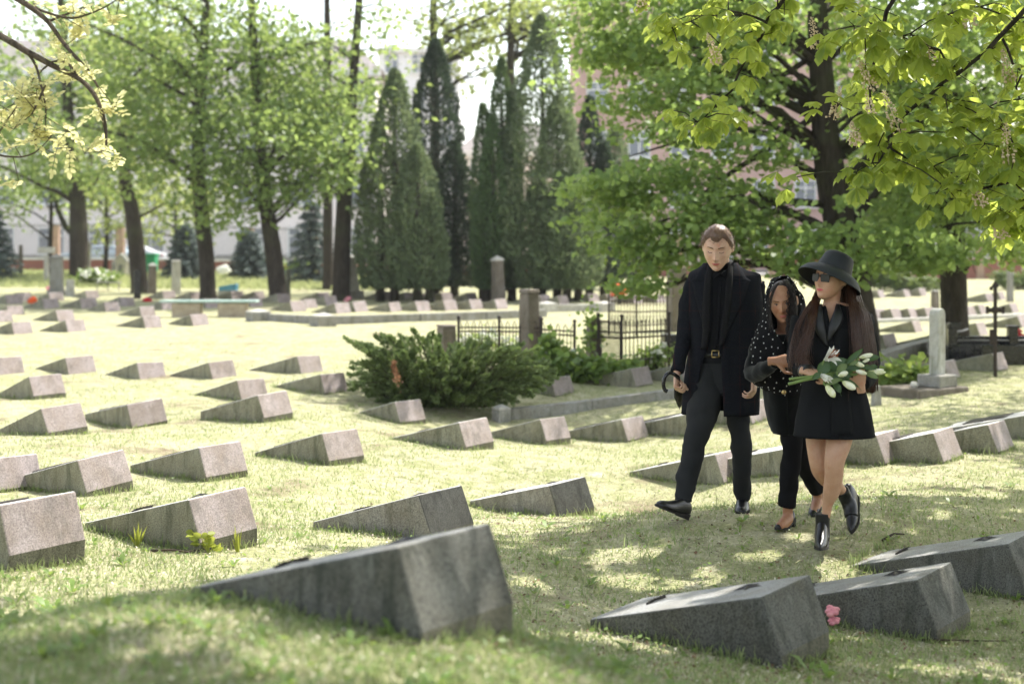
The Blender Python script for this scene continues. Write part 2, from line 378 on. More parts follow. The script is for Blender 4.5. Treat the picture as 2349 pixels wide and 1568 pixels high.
def stone(pos, dh, roll, pitch, kind, label, group, size=1.0):
    """kind: front (sprig and star), plate (name plate), plain (too small for parts)"""
    key = (kind, random.randrange(3))
    if kind == 'plain':
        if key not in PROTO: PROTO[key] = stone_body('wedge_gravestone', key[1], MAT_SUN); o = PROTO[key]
        else: o = link(PROTO[key].copy())
        root = o
    else:
        if key not in PROTO:
            root = bpy.data.objects.new('wedge_gravestone', None); root.empty_display_size = .1; link(root)
            mats = {'front': MAT_SHADED, 'streak': MAT_STREAK, 'plate': MAT_SUN, 'star': MAT_SUN}[kind]
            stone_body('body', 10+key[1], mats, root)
            if kind == 'plate': ornament('plate', .42, .52, root)
            else:
                ornament('sprig', .21, .62, root)
            if kind != 'plate': ornament('emblem', .74, .68, root)
            PROTO[key] = root
        else:
            root = link(PROTO[key].copy())
            for c in children(PROTO[key]): link(c.copy(), root)
    a = PHI+dh; wid = Vector((math.cos(a), math.sin(a), 0)); sd = Vector((-math.sin(a), math.cos(a), 0)); up = Vector((0,0,1))
    X = (wid*math.cos(roll)+up*math.sin(roll)).normalized(); Yv = sd*math.cos(pitch)+up*math.sin(pitch); Yv = (Yv-X*X.dot(Yv)).normalized(); Z = X.cross(Yv)
    root.matrix_world = Matrix.Translation(pos) @ Matrix((X, Yv, Z)).transposed().to_4x4() @ Matrix.Scale(size, 4)
    if pos.y < 19: EDGES.append((pos.copy(), X*SW, Yv*SL))
    return tag(root, label, 'gravestone', group)
GR = 'wedge shaped gravestones set in the lawn'
FIT = [  # x, y, z, roll, pitch, heading change: measured stones
 (-2.65,7.49,.06,1.1,3.6,1.1,'plate','big sunlit wedge gravestone with dark lower edge, cut by the left photo edge'),
 (-1.87,8.53,-.09,1.5,.7,3.5,'star','sunlit wedge gravestone with a dark green streak on its side, beside the leafy yellow weed'),
 (-3.45,11.53,-.31,4.1,.6,3.5,'plate','sunlit wedge gravestone with pale pinkish head face, left of a brownish faced one'),
 (-2.67,12.4,-.33,.5,.8,0,'plate','sunlit wedge gravestone with brownish side and head face, third row up from the leafy weed'),
 (-1.75,13.6,-.37,0,-.2,-.3,'plate','wedge gravestone with olive side standing alone in the sunny middle of the lawn'),
 (-.54,9.42,-.22,0,-1.3,2.9,'streak','wedge gravestone with dark streaked head face, partly hidden by the biggest front gravestone'),
 (.39,12.01,-.6,2.6,.8,-4.9,'streak','wedge gravestone with black streaked head face at the edge of the tree shade'),
 (-.28,4.39,.5,0,0,1.7,'front','largest and nearest wedge gravestone, shaded grey with pale vertical streaks, in the middle foreground'),
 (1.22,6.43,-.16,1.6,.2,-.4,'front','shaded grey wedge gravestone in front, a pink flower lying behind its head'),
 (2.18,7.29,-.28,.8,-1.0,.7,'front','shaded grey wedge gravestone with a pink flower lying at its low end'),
 (-.49,15.08,-.45,1.4,1.2,.5,'star','wedge gravestone with brown head face and round ornament, before the low stone post'),
 (.41,17.01,-.65,-.8,-.4,-2.1,'star','wedge gravestone just right of the low stone post, small round ornament on its top'),
 (-2.86,16.4,-.3,2.1,.9,3.2,'plate','wedge gravestone overlapping a smaller one behind it, left of the juniper bush'),
 (-6.28,18.66,-.29,1.1,-3.6,-3,'plate','sunlit wedge gravestone with dark green plinth at the left edge, directly above a brighter pair'),
 (-4.8,14.71,-.25,2.8,-3.8,-.7,'plate','sunlit wedge gravestone at the left edge, left one of a touching pair'),
 (-4.42,16.54,-.43,5.1,4.5,-5.5,'plate','sunlit wedge gravestone with pinkish grey head face, right one of a touching pair'),
]
R_ = math.radians
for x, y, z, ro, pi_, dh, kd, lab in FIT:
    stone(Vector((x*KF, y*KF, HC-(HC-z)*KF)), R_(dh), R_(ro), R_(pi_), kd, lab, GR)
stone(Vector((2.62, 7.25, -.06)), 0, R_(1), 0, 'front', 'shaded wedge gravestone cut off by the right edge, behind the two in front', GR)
SINGLE = [
 ((-22,1132),'plate','sliver of a sunlit wedge gravestone at the left edge, behind the biggest left one'),
 ((918,973),'star','plain grey wedge gravestone lying at the left foot of the juniper bush'),
 ((554,920),'plate','small wedge gravestone half hidden behind another, left of the juniper bush'),
 ((745,907),'plate','wedge gravestone whose head touches the left tips of the juniper bush'),
 ((1440,1015),'plate','grey shaded wedge gravestone left of the man, its name plate showing as a dark edge'),
 ((1600,1001),'plate','grey wedge gravestone half hidden behind the legs of the man'),
 ((1726,975),'plate','pale wedge gravestone head seen between the man and the scarved woman'),
 ((1661,1112),'star','brown wedge gravestone with ornaments right behind the walking legs of the man'),
 ((1893,1090),'star','wedge gravestone hidden behind the bare legs of the woman in the hat'),
 ((2031,1070),'star','sunlit wedge gravestone with pale head face just right of the bare legs'),
 ((2165,1066),'plate','wedge gravestone second to the right of the bare legs, pinkish head face'),
 ((2290,1043),'plate','grey wedge gravestone near the right edge, third to the right of the bare legs'),
 ((2400,1012),'plate','wedge gravestone cut by the right edge beyond the third from the bare legs'),
 ((1275,912),'plate','grey wedge gravestone behind the low stone post, at the right foot of the juniper bush'),
 ((1460,889),'plate','wedge gravestone inside the low kerb, left of the umbrella handle'),
 ((1570,878),'plate','wedge gravestone inside the low kerb, hidden behind the coat of the man'),
 ((2290,853),'plate','shaded wedge gravestone lying beside the iron cross, pale head face'),
 ((2178,875),'plate','shaded wedge gravestone directly behind the base of the white stele'),
]
for (px, py), kd, lab in SINGLE:
    p = G(px, py)+Vector((0,0,.02)); stone(p, R_(random.uniform(-3, 3)), R_(random.uniform(-1, 2.5)), R_(random.uniform(-.3, 2.2)), kd, lab, GR)
ORD = 'first second third fourth fifth sixth seventh eighth ninth tenth eleventh twelfth'.split()
ROWS = [
 ('in the sunny row left of the juniper bush', [(-9,861),(158,860.5),(321,871.5),(488,870),(691,857.6)], 'plate'),
 ('in the nearest row in front of the stone bench', [(32,767),(156,762),(334,753),(443,748)], 'plain'),
 ('in the row just behind the nearest bench row', [(20,724),(134,738.6),(325,727)], 'plain'),
 ('in the row level with the feet of the bench', [(-8,740),(102,709.6),(188,709.6),(243,716.5),(373,711.5),(473,708.5),(575,705)], 'plain'),
 ('in the shaded row behind the bench', [(16,699),(43,692),(115.5,690.8),(199,685),(277,704),(376,687),(440,689),(534,688.5),(585,688)], 'plain'),
 ('along the low kerb of the middle plot', [(639,694.5),(672,716.5),(703,708),(773,720),(816,716.5),(897,716),(958,715),(1023,713.6),(1082,711),(1141,709.6)], 'plain'),
 ('in the shaded row under the conifers', [(733,690),(749,702),(786,691),(878,688.5),(930,690),(975,692),(1017,691),(1076,691)], 'plain'),
 ('behind the stone pillar and iron fence', [(1243,698.6),(1285,700),(1353,693.5),(1397,692),(1454,697.5),(1510,696)], 'plain'),
 ('in the farthest row under the juniper hedge at right', [(2019,684.5),(2078,683),(2114,679.5)], 'plain'),
 ('in the middle row right of the big tree trunk', [(2014,736),(2052,734),(2091,731.5),(2129,731)], 'plain'),
 ('in the far rows right of the iron cross', [(2224,727),(2252,722),(2267,694),(2296,689),(2324,719)], 'plain'),
 ('on the slope right of the big tree trunk', [(2034,801),(2101,763),(2150,800)], 'plain'),
 ('beyond the black fenced grave at right', [(2249,770),(2345,752)], 'plain'),
]
for ph, pts, kd in ROWS:
    for i, (px, py) in enumerate(pts):
        p = G(px, py)
        stone(p, R_(random.uniform(-4, 4)), R_(random.uniform(-2, 2)), R_(random.uniform(-1.5, 1.5)), kd,
              '%s wedge gravestone from the left %s' % (ORD[i], ph), GR, random.uniform(.94, 1.06)*(1.0 if p.y < 30 else 1.06))

def edge_grass():
    """longer grass left standing along the foot of every stone, where no mower reaches"""
    V = []; o = []
    for p, x, y in EDGES:
        per = int(260*min(1, 9/p.y)+60)
        for e0, ev, out in ((p, y, -x.normalized()), (p, x, -y.normalized()), (p+x, y, x.normalized()), (p+y, x, y.normalized())):
            n = int(per*ev.length); t = RNG.random(n); q = np.array(e0)[None]+np.array(ev)[None]*t[:,None]+np.array(out)[None]*(.004+.035*RNG.random((n,1))**1.6)
            o.append(q[np.sin(t*17+p.x*9)+RNG.normal(0, .8, n) > -.5])
    q = np.concatenate(o); n = len(q); q[:,2] = terr(q[:,0], q[:,1])-.004; h = RNG.uniform(.02, .075, n)*(.5+.7*RNG.random(n)); a = RNG.uniform(0, 6.283, n); l = RNG.normal(0, .35, (n, 2))*h[:,None]; w = .0032*(.6+.8*RNG.random(n))
    dx = np.stack([np.cos(a)*w, np.sin(a)*w, 0*a], -1); mid = q+np.stack([l[:,0]*.4, l[:,1]*.4, h*.6], -1); tip = q+np.stack([l[:,0], l[:,1], h], -1)
    V = np.stack([q-dx, q+dx, mid+dx*.7, mid-dx*.7, tip], 1).reshape(-1, 3); i = 5*np.arange(n)[:,None]
    tag(mesh_np('edge_grass', V, [i+np.array([[0,1,2,3]]), i+np.array([[3,2,4]])], M['grass']), kind='stuff')
edge_grass()
# ------------------------------------------------------------------ foliage helpers
def rand_units(n, flat=1.0):
    v = RNG.normal(size=(n, 3)); v[:,2] *= flat
    return v/np.linalg.norm(v, axis=1, keepdims=True)
LEAF = {  # (along, across, lift) outlines
 'oval': ([(0,0,0),(.3,.3,.05),(.72,.26,.03),(1,0,-.06),(.72,-.26,.03),(.3,-.3,.05)], [(0,1,2,3),(0,3,4,5)]),
 'heart': ([(0,0,0),(.18,.42,.06),(.6,.4,.05),(1,0,-.1),(.6,-.4,.05),(.18,-.42,.06)], [(0,1,2,3),(0,3,4,5)]),
 'dia': ([(0,0,0),(.5,.34,.04),(1,0,-.04),(.5,-.34,.04)], [(0,1,2,3)]),
 'spray': ([(0,0,0),(.55,.3,0),(1.05,.12,.06),(.8,-.16,.03)], [(0,1,2,3)]),
 'leaflet': ([(0,0,0),(.42,.17,.03),(.74,.27,.0),(1,0,-.16),(.74,-.27,.0),(.42,-.17,.03)], [(0,1,2,3),(0,3,4,5)]),
}
def leaf_arrays(C, D, N, S, shape):
    tv, tf = LEAF[shape]; n = len(C); k = len(tv)
    D = D/np.linalg.norm(D, axis=1, keepdims=True); N = N-D*(N*D).sum(1, keepdims=True); N /= np.linalg.norm(N, axis=1, keepdims=True)+1e-9
    B = np.cross(N, D); S = np.broadcast_to(S, (n,))[:,None]
    V = np.concatenate([(C+S*(u*D+v*B+w*N))[:,None,:] for u, v, w in tv], 1).reshape(-1, 3)
    Fq = (k*np.arange(n)[:,None,None]+np.array(tf)[None]).reshape(-1, len(tf[0]))
    return V, Fq
def leaves(name, C, D, N, S, shape, mat, parent=None):
    V, Fq = leaf_arrays(C, D, N, S, shape); return mesh_np(name, V, Fq, mat, parent)
def blob_clusters(blobs, rng=RNG):
    """cluster centres spread through rounded volumes, more towards their outside"""
    out = []
    for c, r, n in blobs:
        u = rand_units(n); rad = rng.random(n)**.45
        out.append(np.array(c)+u*np.array(r)*rad[:,None])
    return np.concatenate(out)
def crown_leaves(C, per, sig, size, droop=.5):
    n = len(C)*per; c = np.repeat(C, per, 0)+RNG.normal(size=(n, 3))*np.array(sig)
    D = RNG.normal(size=(n, 3)); D[:,2] = D[:,2]*.5-droop; N = RNG.normal(size=(n, 3))*.55; N[:,2] += .8
    return c, D, N, size*RNG.uniform(.6, 1.25, n)
def limb_path(a, b, sag=.1, wob=.06, n=5):
    a, b = Vector(a), Vector(b); L = (b-a).length; P = []
    for i in range(n+1):
        t = i/n; p = a.lerp(b, t); p.z += math.sin(t*math.pi)*L*sag
        if 0 < i < n: p += Vector((random.uniform(-1,1), random.uniform(-1,1), random.uniform(-1,1)))*L*wob
        P.append(p)
    return P
def broad_tree(name, label, trunk, blobs, per, sig, size, shape, lmat, bmat, limbs=26, group=None, extra=None, keep=None, cat='tree', droop=.5):
    """trunk: [(x, y, z, r)...] from the ground up; crown: clusters of leaves carried by limbs"""
    base = Vector(trunk[0][:3]); root = empty(name, base, label, cat, group)
    P = crom(trunk, 5); mb = MB()
    rad = [p[3]*.88 for p in P]
    rad[0] *= 1.3; rad[1] *= 1.1
    mb.tube([Vector(p[:3])-base for p in P], rad, 14)
    C = blob_clusters(blobs)
    if keep is not None: C = C[keep(C)]
    ax = np.interp(C[:,2], [p[2] for p in P], [p[0] for p in P]); ay = np.interp(C[:,2], [p[2] for p in P], [p[1] for p in P])
    C = C[~((np.abs(C[:,0]-ax) < .55) & (np.abs(C[:,1]-ay) < 1.6) & (RNG.random(len(C)) < .75))]    # few leaves close round the stem
    idx = RNG.choice(len(C), min(limbs, len(C)), replace=False)
    zlo = P[len(P)//4][2]
    for i in idx:
        tgt = Vector(C[i]); zt = max(zlo, tgt.z-random.uniform(.25, .6)*(tgt-Vector((P[-1][0], P[-1][1], tgt.z))).length)
        k = min(range(len(P)), key=lambda j: abs(P[j][2]-zt)); a = Vector(P[k][:3])
        path = limb_path(a, tgt, .08, .04); r = min(P[k][3]*.5, .02+.018*(tgt-a).length)
        mb.tube([p-base for p in path], [r*(1-.8*j/5) for j in range(6)], 6)
        for _ in range(3):
            j = random.randint(2, 5); q = path[j]; e = q+Vector((random.gauss(0, .5), random.gauss(0, .5), random.gauss(.05, .3)))*max(.5, sig[0]*2)
            mb.tube([p-base for p in limb_path(q, e, .05, .05, 3)], [r*.3, r*.25, r*.2, r*.1], 4)
    if extra:
        for path, r0 in extra: mb.tube([Vector(p)-base for p in path], [r0*(1-.8*j/(len(path)-1)) for j in range(len(path))], 6)
    mb.build('trunk', bmat, root, smooth=True)
    c, D, N, S = crown_leaves(C, per, sig, size, droop)
    if keep is not None:
        k = keep(c); c, D, N, S = c[k], D[k], N[k], S[k]
    leaves('crown', c-np.array(base), D, N, S, shape, lmat, root)
    return root
def tr(pts):                                        # trunk from photograph positions at one distance
    return [tuple(W(px, py, d))+(r,) for px, py, d, r in pts]
def ball_at(px, py, d, rx, ry, rz, n): p = W(px, py, d); return (tuple(p), (rx, ry, rz), n)

# ------------------------------------------------------------------ trees across the lawn, about 46 m away
GT = 'tall broadleaf trees at the back of the lawn'
def gz(px, py): return G(px, py)
def back_tree(label, base, ups, blobs, lmat, per=40, size=.2, limbs=22, extra=None, sig=(.45,.45,.2)):
    b = G(*base); d = b.y
    trunk = [(b.x, b.y, b.z-.1, ups[0][2])]+[tuple(W(px, py, d))+(r,) for px, py, r in ups]
    B = [ball_at(px, py, d+dd, rx, ry, rz, max(3, int(n*.92))) for px, py, dd, rx, ry, rz, n in blobs]
    return broad_tree('broadleaf_tree', label, trunk, B, per, sig, size, 'dia', lmat, M['bark'], limbs, GT, extra)
back_tree('tall tree with forked dark trunk, its thin side stem bending left, at the far left', (181,640),
  [(181,560,.42),(178,470,.36),(168,380,.3),(158,280,.25),(150,150,.2),(140,0,.15),(130,-120,.08)],
  [(170,250,0,3.6,3,3.4,42),(140,60,0,4.4,3.4,3.6,50),(240,120,1,3.2,3,3.2,34),(60,180,-1,3.6,3,3,34),(120,400,-1,4,2.4,.9,26),(90,-120,0,5,4,3,40)], M['tree_leaf'], size=.26,
  extra=[([W(176,545,60),W(150,520,60),W(132,480,60),W(122,440,60),W(120,390,60)],.17),([W(185,480,60),W(203,400,60),W(213,320,60),W(218,220,60)],.2)])
back_tree('slim leaning tree with bare lower trunk, between the forked tree and the reddish barked one', (322,672),
  [(312,560,.3),(300,470,.26),(288,420,.24),(283,330,.18),(290,200,.13),(300,60,.08)],
  [(300,330,0,2.2,2,2,26),(310,180,0,3,2.6,2.6,30),(300,20,0,3.2,3,2.6,30),(350,440,0,1.8,1.6,.7,14)], M['tree_leaf2'], size=.22)
back_tree('leafy tree with reddish patches on its dark trunk, left of the stone bench', (478,690),
  [(474,600,.26),(466,520,.25),(457,430,.23),(455,330,.21),(462,200,.18),(470,60,.15),(475,-80,.1),(476,-200,.05)],
  [(460,300,0,2.7,2.2,2.2,56),(350,250,-.5,2.3,2,2.0,40),(330,100,0,2.7,2.4,2.2,44),(480,110,0,2.9,2.4,2.2,52),(400,-60,0,3.4,3,2.4,44),(540,240,1,2.2,2,1.9,34),(430,400,-1,2,1.6,.9,30),(380,350,-1,1.6,1.4,1,18),(500,420,0,1.5,1.4,.8,16)], M['tree_leaf'])
back_tree('leafy tree with leaning brown trunk, right behind the stone bench', (640,692),
  [(630,600,.29),(618,520,.26),(606,430,.22),(597,330,.19),(588,200,.16),(580,60,.14),(574,-60,.1),(572,-200,.05)],
  [(640,300,-1,2.4,2,1.6,44),(700,350,-1,2.0,1.8,1.3,34),(560,360,0,2.0,1.8,1.4,30),(620,180,0,2.6,2.2,1.7,40),(720,220,0,2,2,1.6,28),(600,90,0,1.6,2.0,1.2,18),(520,-20,0,2.2,3,1.6,24),(590,450,-1,1.6,1.4,.8,22),(480,480,-1,1.2,1.2,.5,9),(570,505,-1.2,.8,.7,.3,7)], M['tree_leaf'])
back_tree('tree with thick dark trunk flaring at its foot, left of the first conifer', (782,690),
  [(784,600,.3),(788,500,.27),(792,420,.25),(796,370,.24),(806,260,.17),(815,120,.15),(824,0,.13),(830,-140,.08)],
  [(790,260,0,1.9,1.8,1.5,34),(740,330,0,1.7,1.6,1.2,24),(800,120,1,2.0,2,1.2,14),(840,20,0,1.2,2.2,1.2,8),(770,-140,0,2.4,3.4,1.2,14),(760,400,-.6,1.5,1.2,.5,16),(840,60,0,.9,.9,1.3,8)], M['tree_leaf'],
  extra=[([W(790,420,43),W(778,380,43),W(770,360,43),W(764,330,43)],.14)])
back_tree('pale green tree rising behind the dark conifer, mostly trunk and high twigs', (1000,668),
  [(998,500,.24),(997,300,.2),(995,120,.17),(994,0,.14),(993,-150,.08)],
  [(1020,40,0,1.3,2.4,1.6,16),(1085,60,0,2.2,2.4,1.7,26),(990,-80,0,1.8,2.6,1.0,12),(1080,150,1,1.4,2,1.4,10),(1150,-20,0,3,3,1.6,26)], M['tree_leaf2'], size=.24)
back_tree('thin tall tree with light crown showing through the gap of white sky', (752,665),
  [(752,500,.2),(751,300,.17),(751,120,.15),(750,0,.12),(750,-150,.06)],
  [(750,80,0,1.4,2.2,1.4,9),(740,-110,0,2.6,3,1.2,14),(690,250,0,2.4,2,1.6,18)], M['tree_leaf2'], size=.24)
back_tree('airy tree standing behind the tall tapering conifers at the centre', (1168,668),
  [(1168,480,.22),(1170,300,.2),(1172,100,.15),(1175,-50,.1)],
  [(1180,60,2,1.6,2,1.6,14),(1310,20,2,2.4,3,1.8,20)], M['tree_leaf2'], size=.26)
def small_tree(label, base, blobs, h, lmat, group='young yellow green trees by the far railing'):
    b = G(*base); trunk = [(b.x, b.y, b.z-.1, .12), (b.x+.1, b.y, b.z+h*.5, .09), (b.x, b.y, b.z+h, .04)]
    B = [ball_at(px, py, b.y, rx, rx, rz, n) for px, py, rx, rz, n in blobs]
    broad_tree('young_tree', label, trunk, B, 50, (.5,.5,.35), .26, 'dia', lmat, M['bark'], 8, group)
small_tree('small yellow green tree between the forked tree and the leaning trunk', (240,634), [(250,480,1.8,1.5,20),(225,440,1.6,1.3,14)], 4, M['tree_leaf2'])
small_tree('small yellow green tree behind the reddish barked trunk', (398,634), [(395,490,1.8,1.5,18),(420,430,1.8,1.3,14)], 4, M['tree_leaf2'])
small_tree('small olive leafed tree with slanting thin stems at the far left', (112,632), [(70,430,3,1.4,24),(110,350,3,2,26),(20,300,3,3,28)], 5.5, M['tree_leaf'])

# ------------------------------------------------------------------ conifers
GC = 'columnar conifers in the middle of the picture'
def conifer(label, base, spires, lmat, n, size, group=GC, droop=-.9, gap=0, trunk_r=.14, name='conifer'):
    """spires: (px at top, py at top, half width in metres at the widest, height share of the widest)"""
    b = G(*base); root = empty(name, b, label, 'conifer', group); mb = MB(); VV = []; d = b.y
    for px, py, hw, wide, off in spires:
        top = W(px, py, d+off); bx = W(px, base[1], d+off).x; h = top.z-b.z; z0 = .35
        mb.tube([Vector((bx-b.x, off, -.1)), Vector((bx-b.x+.03, off, h*.5)), Vector((top.x-b.x, off, h*.97))], [trunk_r, trunk_r*.7, .015], 8)
        nn = int(n*hw*h)
        t = RNG.random(nn)**1.15; a = RNG.uniform(0, 2*math.pi, nn)
        prof = np.where(t < wide, .62+.38*np.sin(np.pi/2*t/wide), np.cos(np.pi/2*((t-wide)/(1-wide))**1.25)**.85)
        lump = 1+.12*np.sin(5*a+9*t)+.1*np.sin(11*t*h/2+2*a)+.05*np.sin(3*a-17*t)
        r = hw*prof*lump*(.68+.32*RNG.random(nn)**.4)
        kk = RNG.random(nn) > gap*(.5+.5*np.sin(7*a+13*t*h/3)); t, a, r = t[kk], a[kk], r[kk]
        C = np.stack([bx-b.x+r*np.cos(a)+(top.x-bx)*t, off+r*np.sin(a), z0+t*(h-z0)], -1)
        D = np.stack([np.cos(a), np.sin(a), -droop+0*a], -1)+RNG.normal(0, .42, (len(a), 3)); N = np.stack([np.cos(a), np.sin(a), .5+0*a], -1)+RNG.normal(0, .5, (len(a), 3))
        VV.append((C, D, N, size*RNG.uniform(.5, 1.25, len(a))))
    mb.build('trunk', M['bark'], root, smooth=True)
    leaves('crown', *[np.concatenate([v[i] for v in VV]) for i in range(4)], 'spray', lmat, root)
    return root
conifer('broad grey green conifer with two tops, left end of the conifer group', (905,692), [(905,165,.86,.22,0),(957,335,.74,.25,-.5),(872,300,.7,.3,.3),(985,470,.5,.3,-.4)], M['thuja'], 2000, .145, gap=.12)
conifer('slim dark green conifer between the grey green one and the tight columns', (1015,690), [(998,95,.92,.25,1.2),(1042,330,.66,.3,1.2)], M['thuja_dark'], 2200, .14, gap=.1)
conifer('tight green columnar conifer of several narrow spires, behind the white capped pillar', (1138,690), [(1150,135,.46,.3,0),(1130,270,.42,.35,-.45),(1108,240,.34,.35,.1),(1174,230,.3,.35,.1),(1114,400,.36,.4,-.4)], M['thuja_green'], 3200, .115)
conifer('tallest tapering grey green conifer with a reddish trunk showing through', (1262,692), [(1243,38,1.12,.2,.4),(1300,400,1.0,.25,-.2),(1232,430,.66,.25,0),(1326,500,.6,.3,0),(1278,230,.8,.25,.1)], M['thuja'], 2000, .145, gap=.12)
conifer('narrow dark conifer half hidden by the linden leaves', (1378,688), [(1352,225,.5,.3,1.5),(1385,330,.5,.35,1.2)], M['thuja_dark'], 2200, .14)
conifer('pale conifer seen in slivers behind the linden leaves', (1440,672), [(1410,300,.7,.3,4),(1450,420,.7,.3,4)], M['thuja'], 700, .24)
def spruce(label, base, top, hw, n=9):
    b = G(*base); d = b.y; t = W(top[0], top[1], d); h = t.z-b.z; root = empty('spruce', b, label, 'spruce', 'blue green spruces by the far wall')
    mb = MB(); mb.tube([Vector((0,0,-.1)), Vector((t.x-b.x, 0, h))], [.1, .015], 7); Cs = []; Ds = []
    for i in range(n):
        z = h*(.12+.85*i/n); L = hw*(1-(i/n)**1.1)+.12; m = 9
        for k in range(m):
            a = 6.283*k/m+i*1.1+random.uniform(-.2, .2); e = Vector((math.cos(a)*L, math.sin(a)*L, -L*.3)); q0 = Vector(((t.x-b.x)*z/h, 0, z))
            mb.tube([q0, q0+e*.5+Vector((0,0,L*.06)), q0+e], [.02, .014, .005], 4)
            s = np.linspace(.12, 1, 26)[:,None]; P = np.array(q0)+np.array(e)*s; P = np.repeat(P, 4, 0)+RNG.normal(0, .05, (104, 3))*np.array([1,1,.7]); Cs.append(P)
            D = RNG.normal(0, .6, (104, 3))+np.array(e.normalized())*.8; D[:,2] -= .3; Ds.append(D)
    mb.build('trunk', M['bark'], root); C = np.concatenate(Cs); D = np.concatenate(Ds); N = RNG.normal(0, .5, C.shape); N[:,2] += 1
    leaves('crown', C, D, N, .17*RNG.uniform(.6, 1.2, len(C)), 'spray', M['spruce'], root)
spruce('blue green young spruce with layered branches between two trunks', (718,650), (714,445), 1.0)
spruce('small dim spruce behind the reddish barked trunk', (428,640), (424,505), .9)
spruce('dim spruce behind the brown leaning trunk', (575,640), (572,520), .95)
spruce('dark spruce cut by the left edge of the photo', (-14,640), (-20,470), 1.0)
# ------------------------------------------------------------------ the linden behind the mourners
def linden():
    b = G(1965, 842); d = b.y
    trunk = [(b.x, d, b.z-.1, .36)]+[tuple(W(px, py, d))+(r,) for px, py, r in [(1972,780,.34),(1962,700,.31),(1950,620,.29),(1925,500,.27),(1905,400,.25),(1893,300,.22),(1885,180,.2),(1876,40,.17),(1870,-120,.13),(1868,-350,.07)]]
    def bl(px, py, dd, rx, ry, rz, n): return ball_at(px, py, d+dd, rx, ry, rz, n)
    B = [bl(1640,330,-.6,1.5,1.4,1.15,54),(bl(1500,470,-.8,1.25,1.1,.7,46)),bl(1560,200,.3,1.6,1.4,1.0,46),bl(1440,130,1,1.3,1.3,.9,36),bl(1700,120,0,1.6,1.4,1.0,60),
         bl(1740,490,-.6,1.3,1.0,.8,40),bl(1640,550,-.6,1.1,.9,.5,28),bl(1480,590,-.9,.5,.5,.3,10),bl(1400,420,-.4,.65,.6,.35,12),bl(1360,420,-.3,.35,.4,.2,4),bl(1900,560,-1.4,.75,.6,.55,30),bl(2010,330,-.6,1.5,1.2,1.1,60),
         bl(2060,540,-.9,1.2,1,.5,40),bl(2200,400,0,1.5,1.3,1.2,60),bl(2290,250,0,1.5,1.4,1.3,50),bl(1960,120,0,1.7,1.5,1,54),bl(2200,80,.4,1.9,1.6,1,54),
         bl(1420,560,-.6,.3,.3,.3,6),bl(1470,650,-1,.28,.3,.22,7),bl(2130,590,-1,.6,.5,.22,12),bl(1700,-160,0,2.6,2.4,1.1,60),bl(2100,-200,0,3,2.6,1.2,70),bl(1500,-60,.6,1.8,1.8,.9,30),bl(1500,50,.5,1.0,1.2,.6,22),bl(1640,30,.3,1.0,1.2,.6,22),bl(1400,40,.8,.7,1,.5,14),bl(1940,450,-1.6,.5,.4,.5,14),bl(1860,600,-1.4,.35,.3,.2,8)]
    ex = [([W(1905,470,d),W(1800,460,d-.3),W(1700,455,d-.5),W(1600,480,d-.6),W(1480,520,d-.8)],.06),([W(1890,250,d),W(1780,330,d-.3),W(1640,420,d-.5),W(1540,520,d-.6),W(1500,580,d-.8)],.06),
          ([W(1880,120,d),W(1770,190,d),W(1650,270,d),W(1540,330,d+.2),W(1440,360,d)],.05),([W(1930,540,d),W(2020,430,d-.2),W(2110,360,d),W(2230,300,d)],.07),([W(1945,610,d),W(2010,590,d-.6),W(2090,560,d-.9)],.05)]
    broad_tree('linden_tree', 'big linden with dark trunk and low leafy branches behind the woman in the black hat', [t for t in trunk], [(c, r, max(3, int(n*.8))) for c, r, n in B], 50, (.25,.25,.075), .1, 'heart', M['lime_leaf'], M['bark'], 40, extra=ex, keep=lambda c: ~((np.abs(c[:,0]-b.x+.35) < .62) & (c[:,2] > 2.0) & (c[:,2] < 4.9) & (np.sin(5*c[:,2]+9*c[:,0]) < .55)))
linden()
def linden2():
    b = G(2190, 792); d = b.y
    trunk = [(b.x, d, b.z-.1, .3)]+[tuple(W(px, py, d))+(r,) for px, py, r in [(2189,720,.26),(2187,640,.25),(2185,540,.24),(2183,400,.22),(2180,200,.2),(2178,0,.16),(2175,-200,.1)]]
    B = [ball_at(px, py, d+dd, rx, ry, rz, n) for px, py, dd, rx, ry, rz, n in [(2190,380,0,1.8,1.6,1.0,50),(2100,480,0,1.4,1.2,.7,34),(2290,430,.6,1.4,1.2,.6,26),(2330,560,-1,.4,.5,.35,10),(2050,250,1,1.8,1.6,1.2,40),(2300,150,0,2,1.8,1.6,44),(2150,0,0,3,2.6,1.4,60),(2260,-200,0,3.4,3,1.6,60),(2080,560,0,.8,.8,.3,14)]]
    broad_tree('linden_tree', 'straight dark trunked tree behind the white stele and black fenced grave', trunk, B, 62, (.25,.25,.13), .12, 'heart', M['lime_leaf'], M['bark'], 24)
linden2()
def added_shade_tree():  # unseen tree, added to cast shade on the grass
    x, y = 9.6, 16.8; z = T(x, y)
    broad_tree('linden_tree', 'unseen leafy tree added beyond the right edge to shade the grass before the stele', [(x,y,z-.1,.26),(x,y,2.5,.22),(x+.1,y,5,.16),(x,y,8,.07)], [((x,y,5.6),(2.9,3.2,2.2),150),((x-1.2,y-1.4,5.2),(1.7,1.7,1.4),50)], 50, (.3,.3,.14), .13, 'heart', M['lime_leaf'], M['bark'], 26)
added_shade_tree()

